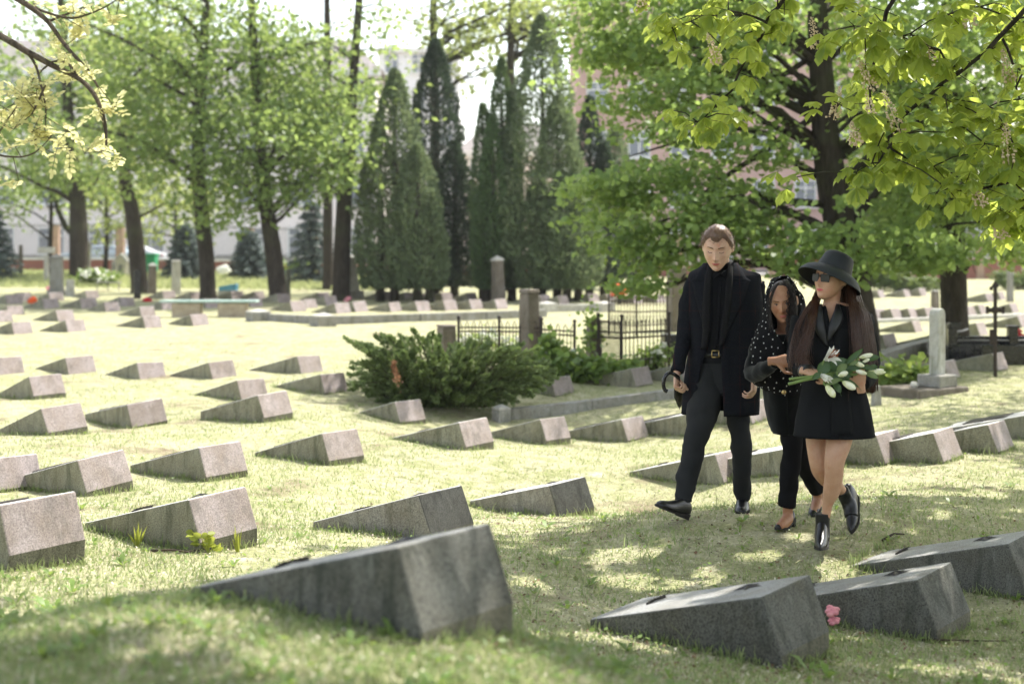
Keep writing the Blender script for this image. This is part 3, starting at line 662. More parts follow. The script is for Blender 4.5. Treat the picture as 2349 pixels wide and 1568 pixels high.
# ------------------------------------------------------------------ horse chestnut overhead, its flowering twigs hanging into the picture
def palmate(C, Dn, size):
    """Five to seven leaflets spreading and drooping from each leaf base"""
    cs, ds, ns, ss = [], [], [], []
    for c, dn, s in zip(C, Dn, size):
        dn = dn/np.linalg.norm(dn); side = np.cross(dn, [0, 0, 1]); side /= np.linalg.norm(side)+1e-6; up = np.cross(side, dn)
        k = random.choice((5, 5, 6, 7)); tw = random.uniform(-.3, .3)
        for j in range(k):
            a = (j-(k-1)/2)/(k-1)*random.uniform(3.4, 4.2)
            v = dn*math.cos(a)+side*math.sin(a)*1.0; v = v+np.array([0, 0, -random.uniform(.35, .9)])
            cs.append(c); ds.append(v); ns.append(up+np.array([random.gauss(0,.25), random.gauss(0,.25), .5])+v*.1); ss.append(s*(1-.38*abs((j-(k-1)/2)/((k-1)/2))**1.3))
    return np.array(cs), np.array(ds), np.array(ns), np.array(ss)
def chestnut():
    base = Vector((5.6, 6.6, T(5.6, 6.6))); root = empty('horse_chestnut_tree', base, 'horse chestnut with bright yellow green fingered leaves and cream flower candles at upper right', 'tree')
    mb = MB(); trunk = [base+Vector((0,0,-.1)), base+Vector((.05,0,1.5)), base+Vector((-.05,.1,3)), base+Vector((.1,0,5)), base+Vector((0,.1,7.5)), base+Vector((.1,0,10))]
    mb.tube([p-base for p in trunk], [.42, .32, .28, .24, .16, .06], 14)
    # boughs seen in the picture: photograph positions with distances
    V = [ [(2420,-60,8.7),(2300,90,8.6),(2200,170,8.5),(2100,240,8.4),(2050,310,8.3),(2010,365,8.2),(1965,395,8.1)],
          [(2200,170,8.5),(2150,110,8.4),(2060,80,8.4),(1960,60,8.4)],
          [(2100,-100,8.9),(2040,20,8.8),(2010,110,8.7),(2000,200,8.6),(2010,330,8.5)],
          [(1900,-140,9.2),(1800,-10,9.1),(1760,60,9.0),(1715,140,8.9),(1650,230,8.8),(1600,280,8.8)],
          [(1760,60,9.0),(1700,30,9),(1610,40,9),(1540,60,9.1)],
          [(2480,280,8.3),(2400,360,8.2),(2320,410,8.1),(2230,435,8.0),(2150,440,8.0)],
          [(2400,360,8.2),(2340,350,8.1),(2260,330,8.1)], [(2460,380,8.4),(2390,440,8.3),(2320,485,8.2),(2285,495,8.2)],
          [(2300,90,8.6),(2340,170,8.5),(2330,250,8.4),(2280,300,8.3)], [(2420,-60,8.7),(2360,40,8.7),(2250,20,8.7),(2160,40,8.7)],
          [(2040,330,8.3),(2090,370,8.3),(2150,390,8.2)],[(1650,-160,9.4),(1560,-60,9.4),(1500,-20,9.4)] ]
    paths = []
    for pts in V:
        P = [W(*p) for p in pts]; P = [Vector(q) for q in crom(P, 3)]
        for i in range(1, len(P)-1): P[i] += Vector((random.gauss(0,.012), random.gauss(0,.012), random.gauss(0,.012)))
        paths.append(P); n = len(P); r0 = .017 if len(pts) > 4 else .009
        mb.tube([p-base for p in P], [r0*(1-.78*i/(n-1)) for i in range(n)], 6)
    for i in (0, 2, 3, 5, 7, 11):
        a = paths[i][0]; mb.tube([p-base for p in limb_path(base+Vector((0, 0, 3.2+.3*i)), a, .1, .03, 5)], [.09, .07, .055, .042, .03, .018], 7)
    C, Dn, S = [], [], []
    def put(p, d, s): C.append(np.array(p)); Dn.append(np.array(d)); S.append(s)
    for i, P in enumerate(paths):
        n = len(P)
        for j in range(3, n):
            t = (P[j]-P[j-1]).normalized()
            for _ in range(2 if j < n-2 else 4):
                off = Vector((random.gauss(0,1), random.gauss(0,1), random.gauss(0,.6))).normalized(); stalk = random.uniform(.05, .15)
                q = P[j]+off*stalk; dd = (off+t*.8+Vector((0,0,-.25))); put(q, dd, random.uniform(.09, .145))
                mb.tube([P[j]-base, q-base], [.0028, .002], 4)
            if random.random() < .55:                # side twig
                off = Vector((random.gauss(0,1), random.gauss(0,.8), random.gauss(-.1,.7))).normalized(); e = P[j]+off*random.uniform(.15, .38)
                mb.tube([P[j]-base, (P[j]+e)*.5-base+Vector((0,0,.02)), e-base], [.005, .004, .003], 5)
                for _ in range(4):
                    o2 = Vector((random.gauss(0,1), random.gauss(0,1), random.gauss(0,.6))).normalized(); put(e+o2*random.uniform(.04,.12), o2+off*.8, random.uniform(.09, .15))
    # the wide crown above, out of the picture, that shades the walkers
    n = 14000; u = rand_units(n); q = np.array([4.6, 8.0, 6.2])+u*np.array([5.6, 6.2, 2.6])*(RNG.random(n)**.4)[:,None]
    vis = (np.abs(q[:,0]) < .40*np.clip(q[:,1], .1, None)+.3) & (q[:,2] < 2.15+.175*np.clip(q[:,1], 0, None)); q = q[~vis & (q[:,2] > 3.2)]
    g0x = q[:,0]-.525*q[:,2]; g0y = q[:,1]-.46*q[:,2]; gx = g0x+RNG.normal(0, .22, len(q)); gy = g0y+RNG.normal(0, .22, len(q))   # unseen crown cut to the outline of the shade on the lawn
    ok = (3.7*(gx+1.55)-2.5*(gy-6.2) > 0) & (gy < 10.1)
    for hx, hy, ha, hb in [(1.0,7.5,.42,.22),(.5,6.15,.42,.3),(-1.5,4.9,.5,.4),(1.75,8.3,.2,.1),(2.9,10.0,.6,.2),(-.7,5.4,.25,.25),(0,7.3,.3,.2),(-.6,3.4,.6,.4),(1.7,9.75,.3,.12),(.1,5.0,.35,.2)]:  # gaps cut in the unseen crown for sun patches on the lawn
        ok &= ((g0x-hx)/ha)**2+((g0y-hy)/hb)**2 > 1
    t = q[:,2]-2.6; vx = q[:,0]-.525*t; vy = q[:,1]-.46*t      # crown thinned so that sun falls on the low outer twigs
    ok &= ~((vx > 1.7) & (vx < 3.6) & (vy > 7.7) & (vy < 9.3) & (RNG.random(len(q)) < .8))
    for hx, hy, ha, hb in [(60,1415,.3,.14),(250,1395,.4,.12),(20,1510,.25,.12),(430,1545,.4,.1),(160,1340,.2,.12),(1290,1465,.22,.12),(2180,1540,.3,.12),(1960,1330,.18,.14),(700,1500,.3,.08),(1390,1270,.25,.14)]:  # more gaps shaped to let sun patches through
        h = G(hx, hy); ok &= ((g0x-h.x)/ha)**2+((g0y-h.y)/hb)**2 > 2.6
    q = q[ok]; q = q[RNG.permutation(len(q))[:8000]]
    c2, d2, n2, s2 = palmate(q, rand_units(len(q), .4), RNG.uniform(.15, .25, len(q)))
    c1, d1, n1, s1 = palmate(C, Dn, S)
    for k in range(34):
        tgt = q[RNG.integers(len(q))]; a = base+Vector((0,0,random.uniform(3, 7)))
        mb.tube([p-base for p in limb_path(a, tgt, .06, .05, 5)], [.07,.055,.045,.035,.025,.01], 6)
    mb.build('trunk', M['bark'], root, smooth=True)
    cc, dd, nn, ss = [np.concatenate(z) for z in ((c1,c2),(d1,d2),(n1,n2),(s1,s2))]
    leaves('crown', cc-np.array(base), dd, nn, ss, 'leaflet', M['chestnut_leaf'], root)
    # flower candles
    for px, py, d, h in [(1997,255,8.15,.2),(1920,235,8.6,.2),(1985,170,8.5,.22),(2045,255,8.2,.26),(1960,305,8.1,.14),(2310,325,8.0,.24),(1868,75,8.8,.2),(2240,440,7.95,.18),(1635,110,8.9,.2),(2130,120,8.4,.2),(2220,30,8.6,.18),(2310,150,8.5,.2),(1470,-5,9.3,.16),(2290,520,8.1,.14)]:
        p = W(px, py, d); f = MB(); ax = Vector((random.gauss(-.25,.15), random.gauss(0,.15), 1)).normalized(); sx = ax.orthogonal().normalized(); sy = ax.cross(sx)
        f.tube([p-base-ax*h*.55, p-base+ax*h*.5], [.004, .002], 5)
        for k in range(60):
            t = (k+.5)/60; a = k*2.4+random.gauss(0,.3); r = .04*(1-t)**.8*random.uniform(.5,1.15)+.006; c = p-base+ax*h*(t-.5)+sx*r*math.cos(a)+sy*r*math.sin(a); s = .0095*(1-.45*t)*random.uniform(.5,1.3)
            f.ball(c, (s*random.uniform(.7,1.3), s*random.uniform(.7,1.3), s*random.uniform(.7,1.2)), 5, 4)
        f.build('blossom', M['blossom'], root, smooth=True)
chestnut()

# ------------------------------------------------------------------ sunlit ash branch at upper left
def ash():
    base = Vector((-5.2, 7.4, T(-5.2, 7.4))); root = empty('ash_tree', base, 'sunlit branch with pale yellow feather leaves reaching in at the upper left corner', 'tree')
    mb = MB(); mb.tube([Vector((0,0,-.1)), Vector((.1,0,1.5)), Vector((0,.1,3)), Vector((.1,0,4.6)), Vector((0,.1,7))], [.22,.17,.15,.12,.04], 12)
    V = [ [(-260,60,7.2),(-40,70,7.1),(60,118,7.0),(120,150,7),(180,180,7),(215,215,6.9),(235,260,6.9),(243,300,6.9),(243,345,6.9)],
          [(-100,-90,7.2),(0,-25,7.1),(60,10,7.0),(110,50,7),(150,105,7),(200,160,6.9),(225,200,6.9)],
          [(60,10,7.0),(110,30,7),(165,42,7),(215,28,7),(260,5,7),(300,-30,7)],
          [(60,118,7),(82,150,7),(95,200,6.9),(105,250,6.9),(103,300,6.9)],[(105,190,6.9),(85,240,6.9),(70,265,6.9)],[(-120,170,7.1),(-20,300,7),(20,270,7),(40,240,7)],
          [(-200,240,7.1),(-40,340,7),(30,360,7),(80,350,7),(120,310,6.9)],[(180,180,7),(160,150,7),(120,142,7),(60,200,7),(30,240,7)],[(110,50,7),(160,30,7.1),(210,10,7)] ]
    def kill(px, py): return False
    C, D, N, S = [], [], [], []
    def feather(q, ax):
        ax = ax.normalized(); sd = ax.cross(Vector((random.gauss(0,.3), random.gauss(0,.3), 1))).normalized(); nn = sd.cross(ax); L = random.uniform(.06, .1); m = random.choice((3, 4, 4))
        mb.tube([q-base, q+ax*L-base], [.0016, .001], 4)
        for k in range(m):
            for sg in (-1, 1):
                C.append(q+ax*L*(k+.7)/m); D.append(ax*.6+sd*sg+nn*random.gauss(0,.25)); N.append(nn+Vector((random.gauss(0,.3), random.gauss(0,.3), random.gauss(0,.3)))); S.append(random.uniform(.026, .04))
        C.append(q+ax*L); D.append(ax); N.append(nn); S.append(random.uniform(.035, .05))
    for pi_, pts in enumerate(V):
        P = [Vector(q) for q in crom([W(*p) for p in pts], 3)]; n = len(P); r0 = .021 if pi_ < 2 else .008
        mb.tube([p-base for p in P], [r0*(1-.75*i/(n-1)) for i in range(n)], 6)
        for j in range(2, n):
            if pi_ in (0, 1) and j < n*.45: 
                if random.random() < .7: continue
            for _ in range(random.choice((0, 0, 1, 1)) if j < n-3 else 2):
                off = Vector((random.gauss(0,1), random.gauss(0,1), random.gauss(-.2,.8))).normalized()
                if random.random() < .6:
                    e = P[j]+off*random.uniform(.05, .16); mb.tube([P[j]-base, e-base], [.0025, .0018], 4)
                    for _ in range(3): feather(e, Vector((random.gauss(0,1), random.gauss(0,1), random.gauss(.1,.7))))
                else: feather(P[j], off)
    for p in (V[0][0], V[1][0], V[5][0], V[6][0]):
        mb.tube([q-base for q in limb_path(base+Vector((0,0,2.2)), W(*p), .05, .02, 4)], [.06,.05,.04,.03,.022], 7)
    mb.build('trunk', M['bark_pale'], root, smooth=True)
    leaves('crown', np.array([tuple(c-base) for c in C]), np.array([tuple(v) for v in D]), np.array([tuple(v) for v in N]), np.array(S), 'oval', M['ash_leaf'], root)
ash()

# ------------------------------------------------------------------ juniper bush and other low plants
def juniper():
    b = G(1000, 950); root = empty('juniper_bush', b, 'wide feathery dark green juniper bush with one rusty dead twig', 'bush')
    mb = MB(); Cs, Ds, Ns, Ss = [], [], [], []
    d = b.y+.45; px = F/d
    def spray(tip, start, n, w):
        a, e = Vector(start), Vector(tip); mid = a.lerp(e, .55)+Vector((0, 0, .12*(e-a).length)); P = crom([a, mid, e], 6); mb.tube([Vector(p) for p in P], [.012*(1-.85*i/(len(P)-1)) for i in range(len(P))], 5)
        t = RNG.random(n)**.6; k = (t*(len(P)-1.001)).astype(int); fr = (t*(len(P)-1.001)-k)[:,None]; q = P[k]*(1-fr)+P[k+1]*fr; tan = P[k+1]-P[k]; tan /= np.linalg.norm(tan, axis=1, keepdims=True)
        wd = w*(1.05-t)[:,None]*(.3+.7*RNG.random((n,1))); off = RNG.normal(size=(n,3)); off[:,2] *= .6; off /= np.linalg.norm(off, axis=1, keepdims=True)
        Cs.append(q+off*wd); Ds.append(tan*1.0+off*.7+RNG.normal(0,.2,(n,3))); Ns.append(RNG.normal(size=(n,3))+np.array([0,0,.6])); Ss.append(.045*RNG.uniform(.6,1.3,n))
    outline = [(800,800),(830,790),(870,770),(900,775),(930,770),(955,765),(985,770),(1010,775),(1040,790),(1080,790),(1120,795),(1160,800),(1200,800),(1235,810),(1265,830),(1280,850),(1268,865),(1240,890),(1215,905),(1180,915),(810,840),(795,865),(815,880),(835,900),(850,925),(870,940),(900,950)]
    for ox, oy in outline:
        for _ in range(3):
            dd = d+random.uniform(-.5, .5); tip = W(ox+random.gauss(0,8), oy+random.gauss(0,8), dd)-b; st = Vector((random.gauss((ox-1000)/px*.35,.08), .4+random.gauss(0,.1), .05+.15*random.random())); spray(tip, st, 230, .09)
    for _ in range(190):
        ox = random.uniform(830, 1240); oy = random.uniform(800, 925); dd = d-.2-.55*random.random()*(1-abs(ox-1030)/260)
        if (ox > 1190 and oy > 905) or (ox < 860 and oy > 910): continue
        tip = W(ox, oy, dd)-b; st = Vector(((ox-1010)/px*.5, .35, .05)); spray(tip, st, 240, .1)
    mb.build('stems', M['twig'], root)
    leaves('foliage', np.concatenate(Cs), np.concatenate(Ds), np.concatenate(Ns), np.concatenate(Ss), 'spray', M['juniper'], root)
    Cs.clear(); Ds.clear(); Ns.clear(); Ss.clear(); mb = MB()
    for a, e in [((910,880),(904,834)),((925,905),(902,845))]: spray(W(*e, d-.72)-b, W(*a, d-.64)-b, 70, .03)
    leaves('dead_foliage', np.concatenate(Cs), np.concatenate(Ds), np.concatenate(Ns), np.concatenate(Ss), 'spray', leafmat('dead_needles', (.3,.16,.09), (.2,.1,.055), (.4,.2,.1), .2), root)
juniper()
def shrub(name, label, base, blobs, mat, per=60, size=.06, shape='oval', sig=(.09,.09,.07), cat='shrub', flowers=None, group=None, upward=0.0):
    b = G(*base); root = empty(name, b, label, cat, group); B = [ball_at(px, py, b.y+dd, rx, ry, rz, n) for px, py, dd, rx, ry, rz, n in blobs]
    C = blob_clusters(B); mb = MB()
    for i in RNG.choice(len(C), min(14, len(C)), replace=False):
        mb.tube(limb_path((random.gauss(0,.04), random.gauss(0,.04), 0), Vector(C[i])-b, .05, .04, 3), [.012,.01,.007,.004], 5)
    mb.build('stems', M['twig'], root)
    c, D, N, S = crown_leaves(C, per, sig, size, .2-upward); leaves('foliage', c-np.array(b), D, N, S, shape, mat, root)
    if flowers:
        m, n, r = flowers; f = MB()
        for i in range(n):
            q = C[RNG.integers(len(C))]-np.array(b)+RNG.normal(0, .05, 3)+np.array([0, -.08, .06])
            for k in range(5): f.ball(q+RNG.normal(0, r*.6, 3), r*random.uniform(.6, 1), 6, 4)
        f.build('blossoms', m, root, smooth=True)
    return root
shrub('white_flower_bed', 'mass of small white flowers left of the tall stone pillar', (1115,826), [(1110,785,.2,.45,.35,.1,26),(1060,800,.2,.3,.3,.08,12),(1170,800,.2,.22,.3,.1,14)], M['herb'], 40, .05, cat='flowers', flowers=(M['white_flower'], 130, .022))
shrub('leafy_shrub', 'broad leaved green shrub between the tall stone pillar and the ivy covered one', (1292,868), [(1285,825,0,.24,.25,.14,14),(1330,853,-.2,.28,.25,.09,12),(1262,800,.1,.12,.2,.1,6)], M['herb'], 30, .11, 'heart', flowers=(M['white_flower'], 8, .02))
shrub('leafy_shrub', 'round leaved green plant at the foot of the ivy covered pillar', (1355,872), [(1345,848,-.2,.25,.2,.12,18),(1395,855,-.2,.3,.2,.1,16),(1420,850,0,.22,.2,.08,10)], M['herb'], 30, .09, 'heart')
shrub('flowering_plant', 'low plant with white and pale blue flowers beside the coat of the man', (1498,852), [(1495,830,0,.2,.2,.13,16),(1512,805,0,.1,.1,.12,8)], M['herb'], 36, .06, flowers=(M['white_flower'], 16, .024))
shrub('hosta', 'yellow green variegated hosta left of the white stele', (2062,892), [(2060,862,0,.2,.2,.1,16),(2085,855,0,.12,.12,.1,8),(2035,868,0,.1,.1,.06,6)], M['hosta'], 9, .17, 'leaflet', cat='plant', upward=.3)
shrub('flowering_bush', 'rounded green bush full of white flowers at the far left', (228,656), [(225,636,0,.75,.6,.25,30),(205,630,0,.4,.4,.25,10)], M['herb'], 40, .14, flowers=(M['white_flower'], 60, .05))
shrub('juniper_hedge', 'pale spreading juniper bush in front of the far right railing', (2060,668), [(2050,640,0,1.0,.8,.4,44),(2110,650,0,.8,.7,.3,26),(2020,625,0,.6,.6,.35,16)], leafmat('pale_juniper', (.12,.17,.05), (.08,.12,.04), (.3,.36,.1), .25), 60, .16, 'spray', cat='bush')
shrub('juniper_hedge', 'pale low bush by the thin grey stele at the far right', (2335,664), [(2320,640,0,.7,.6,.35,26),(2380,640,0,.7,.6,.4,26)], bpy.data.materials['pale_juniper'], 60, .16, 'spray', cat='bush')
shrub('overgrown_bush', 'dark tangled bush between the grass and the far brick wall', (640,640), [(700,615,0,1.2,.6,.3,14),(640,612,0,.8,.6,.35,12)], M['herb'], 40, .2)
def meadow(name, n, x0, x1, y0, y1):
    px = RNG.uniform(x0, x1, n); py = RNG.uniform(y0, y1, n)
    d = HC*F/(py-HY)*.97; x = (px-CX)*d/F; z = terr(x, d); h = RNG.uniform(.06, .24, n); w = .03*(.5+RNG.random(n)); l = RNG.normal(0, .12, (n, 2))
    b = np.stack([x, d, z], -1); dx = np.stack([w, 0*w, 0*w], -1); tip = b+np.stack([l[:,0], l[:,1], h], -1)
    tag(mesh_np(name, np.stack([b-dx, b+dx, tip], 1).reshape(-1, 3), 3*np.arange(n)[:,None]+np.array([[0,1,2]]), leafmat('meadow', (.3,.33,.14), (.2,.24,.09), (.5,.54,.26), .35)), kind='stuff')
meadow('meadow_grass', 14000, -80, 860, 622, 668)
# weed, twigs, fallen flower, dandelions
def weed():
    b = G(478, 1272); root = empty('leafy_weed', b, 'leafy yellow green weed sprouting before the streaked gravestone', 'weed'); mb = MB(); C, D = [], []
    for tx, ty in [(440,1218),(462,1228),(475,1225),(500,1250),(455,1245)]:
        t = W(tx, ty, b.y)-b; mb.tube([(0,0,0), t*.5+Vector((.01,0,.02)), t], [.004,.003,.002], 5)
        for k in range(7):
            C.append(t*(.45+.55*k/6)); D.append(Vector((random.choice((-1,1))*1.0, random.gauss(0,.7), random.uniform(0,.6))))
    mb.build('stems', M['weed'], root); C = np.array([tuple(c) for c in C]); D = np.array([tuple(c) for c in D]); N = RNG.normal(0,.4,C.shape); N[:,2] += .6; N[:,1] -= .6
    leaves('foliage', C, D, N, RNG.uniform(.03,.055,len(C)), 'oval', M['weed'], root)
    for px, py, lab in ((315,1255,'spiky grass tuft before the side of the streaked gravestone'),(545,1268,'low green tuft at the right corner of the streaked gravestone')):
        b = G(px, py); V = []; Fc = []
        for k in range(16):
            a = random.uniform(0, 6.28); h = random.uniform(.06, .15); l = random.uniform(.01, .06); i = len(V); u = Vector((math.cos(a), math.sin(a), 0)); s = Vector((-u.y, u.x, 0))*.004
            V += [tuple(u*.01-s), tuple(u*.01+s), tuple(u*l*.5+s*.8+Vector((0,0,h*.6))), tuple(u*l*.5-s*.8+Vector((0,0,h*.6))), tuple(u*l+Vector((0,0,h)))]; Fc.append((i, i+1, i+2, i+3, i+4))
        tag(mesh_np('grass_tuft', V, np.array(Fc), M['weed'], loc=b), lab, 'grass tuft')
weed()
def stick(label, pts, r):
    P = [G(px, py)+Vector((0, 0, .012+.012*(i % 2))) for i, (px, py) in enumerate(pts)]; o = P[0]; mb = MB(); mb.tube([p-o for p in P], [r*(1-.5*i/(len(P)-1)) for i in range(len(P))], 6)
    tag(mb.build('fallen_stick', M['twig'], smooth=True, loc=o), label, 'stick', 'dead sticks lying in the grass')
stick('pale straight stick lying in front of the streaked gravestone', [(345,1270),(390,1273),(430,1272),(470,1271)], .008)
stick('dark twig in the grass below the biggest gravestone', [(760,1468),(820,1480),(880,1490),(955,1505)], .006)
stick('dark twig in the grass right of the lying pink flower', [(2120,1475),(2190,1480),(2260,1478),(2310,1486)], .005)
stick('short dark twig right of the ankle boots', [(2025,1243),(2050,1238),(2075,1232)], .009)
def fallen_rose():
    b = G(1907, 1447)+Vector((0, 0, .02)); root = empty('pink_flower', b, 'pink cloth flower lying between two shaded gravestones', 'flower'); f = MB()
    for cx, cz, s in ((0, .075, .036), (.008, .03, .03)):
        for k in range(9):
            a = k*2.4; r = s*(.25+.08*k); c = Vector((cx+r*math.cos(a)*.8, -.01+r*math.sin(a)*.6, cz+r*math.sin(a)*.5)); f.ball(c, (s*.5, s*.4, s*.36), 8, 6)
    f.build('petals', M['pink_flower'], root, smooth=True); g = MB(); g.tube([(0,0,.03),(.02,.03,.0),(.06,.06,.0)], .003, 5); g.build('stem', M['herb'], root)
fallen_rose()
for i, (px, py, h, lab) in enumerate([(1175,948,.05,'yellow dandelion in front of the low kerb'),(751,899,.06,'yellow dandelion before the gravestone left of the juniper'),(1196,1040,.1,'faded dandelion stalk before the gravestone with the round ornament'),(1935,1440,.16,'dry brown stalk beside the pink flower')]):
    b = G(px, py); root = empty('dandelion', b, lab, 'dandelion'); mb = MB(); mb.tube([(0,0,0),(.004,0,h*.5),(0,0,h)], .0025, 5); mb.build('stem', M['straw'] if i > 1 else M['herb'], root)
    f = MB(); f.ball((0,0,h), (.016,.016,.009) if i < 2 else (.008,.008,.012), 8, 5); f.build('flower_head', M['yellow_flower'] if i < 2 else M['straw'], root, smooth=True)
# ------------------------------------------------------------------ monuments, kerbs, fences
def tilt(o, ax=0, ay=0): o.rotation_euler = (ax, ay, o.rotation_euler[2])
def pillar(name, label, base, top_y, wb, wt, mat, cap=None, capmat=None, depth=1.0, rz=.6, lean=0, foot=None, cat='headstone', group=None, octo=False, rough=0):
    """tapering stone on a base at a photograph position; wb and wt are widths in photograph units at the ground and the top"""
    b = G(*base); s = b.y/F; h = (base[1]-top_y)*s; k = 1/(abs(math.cos(rz))+abs(math.sin(rz))*depth); wb *= s*k; wt *= s*k
    root = empty(name, b, label, cat, group); root.rotation_euler = (0, lean, 0)
    def sq(w): return [(q[0]*math.cos(rz)-q[1]*math.sin(rz), q[0]*math.sin(rz)+q[1]*math.cos(rz)) for q in ((-w/2,-w/2*depth),(w/2,-w/2*depth),(w/2,w/2*depth),(-w/2,w/2*depth))]
    ch = h*{None:0,'pyramid':.11,'flat':.05,'round':.0}.get(cap, 0); z0 = -.15
    if foot:
        m = MB(); m.prism(sq(foot[0]*s*k), -.15, foot[1]*s); m.build('foot', foot[2], root, bevel=.01); z0 = foot[1]*s-.002
    m = MB(); n = 5; R = []
    for i in range(n+1):
        t = i/n; w = wb+(wt-wb)*t; R.append([(x*(1+random.uniform(-rough, rough)), y*(1+random.uniform(-rough, rough)), z0+(h-ch-z0)*t) for x, y in sq(w)])
    m.rings(R); m.build('shaft', mat, root, bevel=.02 if h > .5 else .01)
    if cap == 'pyramid':
        m = MB(); w = wt*1.1; m.prism(sq(w), h-ch+.001, h-ch+.02+ch*.15); m.rings([[(x, y, h-ch+.02+ch*.15) for x, y in sq(w)], [(x, y, h) for x, y in sq(w*.06)]]); m.build('cap', capmat or M['white_cap'], root)
    elif cap == 'flat':
        m = MB(); m.prism(sq(wt*1.12), h-ch+.001, h, scale=.9); m.build('cap', capmat or M['white_cap'], root, bevel=.01)
    return root
GP = 'upright headstones and pillars at the back'
pillar('stone_pillar', 'tall weathered stone pillar with bevelled top rising behind the juniper bush', (1214,836), 664, 56, 46, M['brown_stone'], 'flat', M['brown_stone'], rz=.75, rough=.02, cat='pillar')
pillar('stone_pillar', 'short stubby stone pillar with iron rod on top, behind the left part of the juniper', (1024,826), 745, 52, 46, M['brown_stone'], 'flat', M['brown_stone'], rz=.5, rough=.02, cat='pillar')
pl = pillar('stone_pillar', 'dark stone pillar overgrown with ivy, right of the tall weathered one', (1362,850), 730, 40, 34, M['brown_stone'], rz=.3, rough=.03, cat='pillar')
C = RNG.normal(0, 1, (170, 3))*np.array([.09,.07,.2])+np.array([-.03,-.12,.6]); leaves('ivy', C, RNG.normal(0,1,C.shape)+np.array([0,-.4,-.5]), RNG.normal(0,.5,C.shape)+np.array([0,-1,.4]), RNG.uniform(.04,.08,170), 'heart', M['herb'], pl)
pillar('obelisk', 'square brown stone pillar with white pyramid cap in front of the conifers', (1144,694), 586, 36, 29, M['brown_stone'], 'pyramid', rz=.55, lean=R_(-2), cat='obelisk', group=GP)
pillar('monument', 'broad dark brown stone monument behind the shoulder of the man', (1552,760), 612, 46, 44, M['brown_stone'], rz=.25, cat='monument')
pillar('stone_block', 'low black granite block beside the sleeve of the man', (1535,826), 766, 40, 36, M['black_stone'], 'flat', M['grey_stone'], rz=.2, cat='headstone')
pillar('obelisk', 'slim black stone obelisk beside the orange flowers', (1448,690), 582, 15, 12, M['black_stone'], None, rz=.2, foot=(22,10,M['black_stone']), cat='obelisk', group=GP)
pillar('headstone', 'pale grey pillar headstone on a block, right of the black obelisk', (1469,690), 592, 24, 20, M['grey_stone'], None, rz=.3, foot=(34,28,M['pale_stone']), group=GP)
for args in [
 ('grey granite pillar headstone with low pointed cap, tallest at the far left', (130,676), 583, 34, 29, M['grey_stone'], 'pyramid', M['grey_stone'], 1, .15, 0, (44,10,M['grey_stone'])),
 ('pale worn cross shaped headstone left of the granite pillar', (106,644), 585, 12, 12, M['pale_stone'], None, None, 1, .2),
 ('small white tablet headstone right of the granite pillar', (161,679), 641, 22, 20, M['pale_stone'], None, None, .5, .2),
 ('small dark upright stone behind the white flowering bush', (261,652), 600, 15, 12, M['grey_stone'], None, None, 1, .3),
 ('grey slab headstone beside the cream house shaped tomb', (303,632), 585, 20, 20, M['grey_stone'], None, None, .4, .2),
 ('narrow black headstone at the foot of the slim leaning tree', (315,686), 620, 20, 18, M['black_stone'], None, None, .8, .3),
 ('grey pillar headstone with white pointed cap right of the leaning tree', (348,674), 602, 25, 22, M['brown_stone'], 'pyramid', M['white_cap'], 1, .4, R_(2)),
 ('pale square pillar headstone with flat cap left of the reddish barked tree', (404,677), 597, 25, 24, M['pale_stone'], 'flat', M['white_cap'], 1, .3),
 ('pale leaning stone by the trunk of the forked tree', (200,632), 556, 15, 15, M['pale_stone'], 'flat', M['pale_stone'], 1, .3, R_(3)),
 ('brown pillar headstone between two spruces by the far wall', (583,630), 569, 16, 15, M['brown_stone'], 'flat', M['grey_stone'], 1, .3),
 ('dark grey slab headstone left of the leaning brown trunk', (548,640), 605, 26, 24, M['stone_dark'], None, None, .4, .2),
 ('narrow dark stone touching the foot of the leaning brown trunk', (661,684), 618, 13, 11, M['stone_dark'], None, None, 1, .3),
 ('white column headstone with rounded tip left of the flaring trunk', (757,636), 581, 17, 16, M['pale_stone'], 'pyramid', M['white_cap'], 1, .3),
 ('white leaning marble headstone right of the flaring trunk', (814,686), 582, 30, 21, M['pale_stone'], 'pyramid', M['white_cap'], .8, .3, R_(-6), (46,18,M['grey_stone'])),
 ('grey pillar headstone far right beside the pale bush', (2317,692), 614, 16, 14, M['grey_stone'], None, None, 1, .3),
 ('low brown stone pillar just behind the white stele', (2145,716), 667, 20, 18, M['brown_stone'], 'flat', M['pale_stone'], 1, .4),
 ('small rounded grey marker by the hair tips of the woman in the hat', (2010,930), 884, 30, 20, M['grey_stone'], None, None, .7, .4),
 ('narrow dark post stone at the far left edge', (48,634), 562, 12, 10, M['brown_stone'], None, None, 1, .3),
 ]:
    lab, base, ty, wb, wt, mt = args[:6]; ca = args[6] if len(args) > 6 else None; cm = args[7] if len(args) > 7 else None
    pillar('headstone', lab, base, ty, wb, wt, mt, ca, cm, args[8], args[9], args[10] if len(args) > 10 else 0, args[11] if len(args) > 11 else None, group=GP)
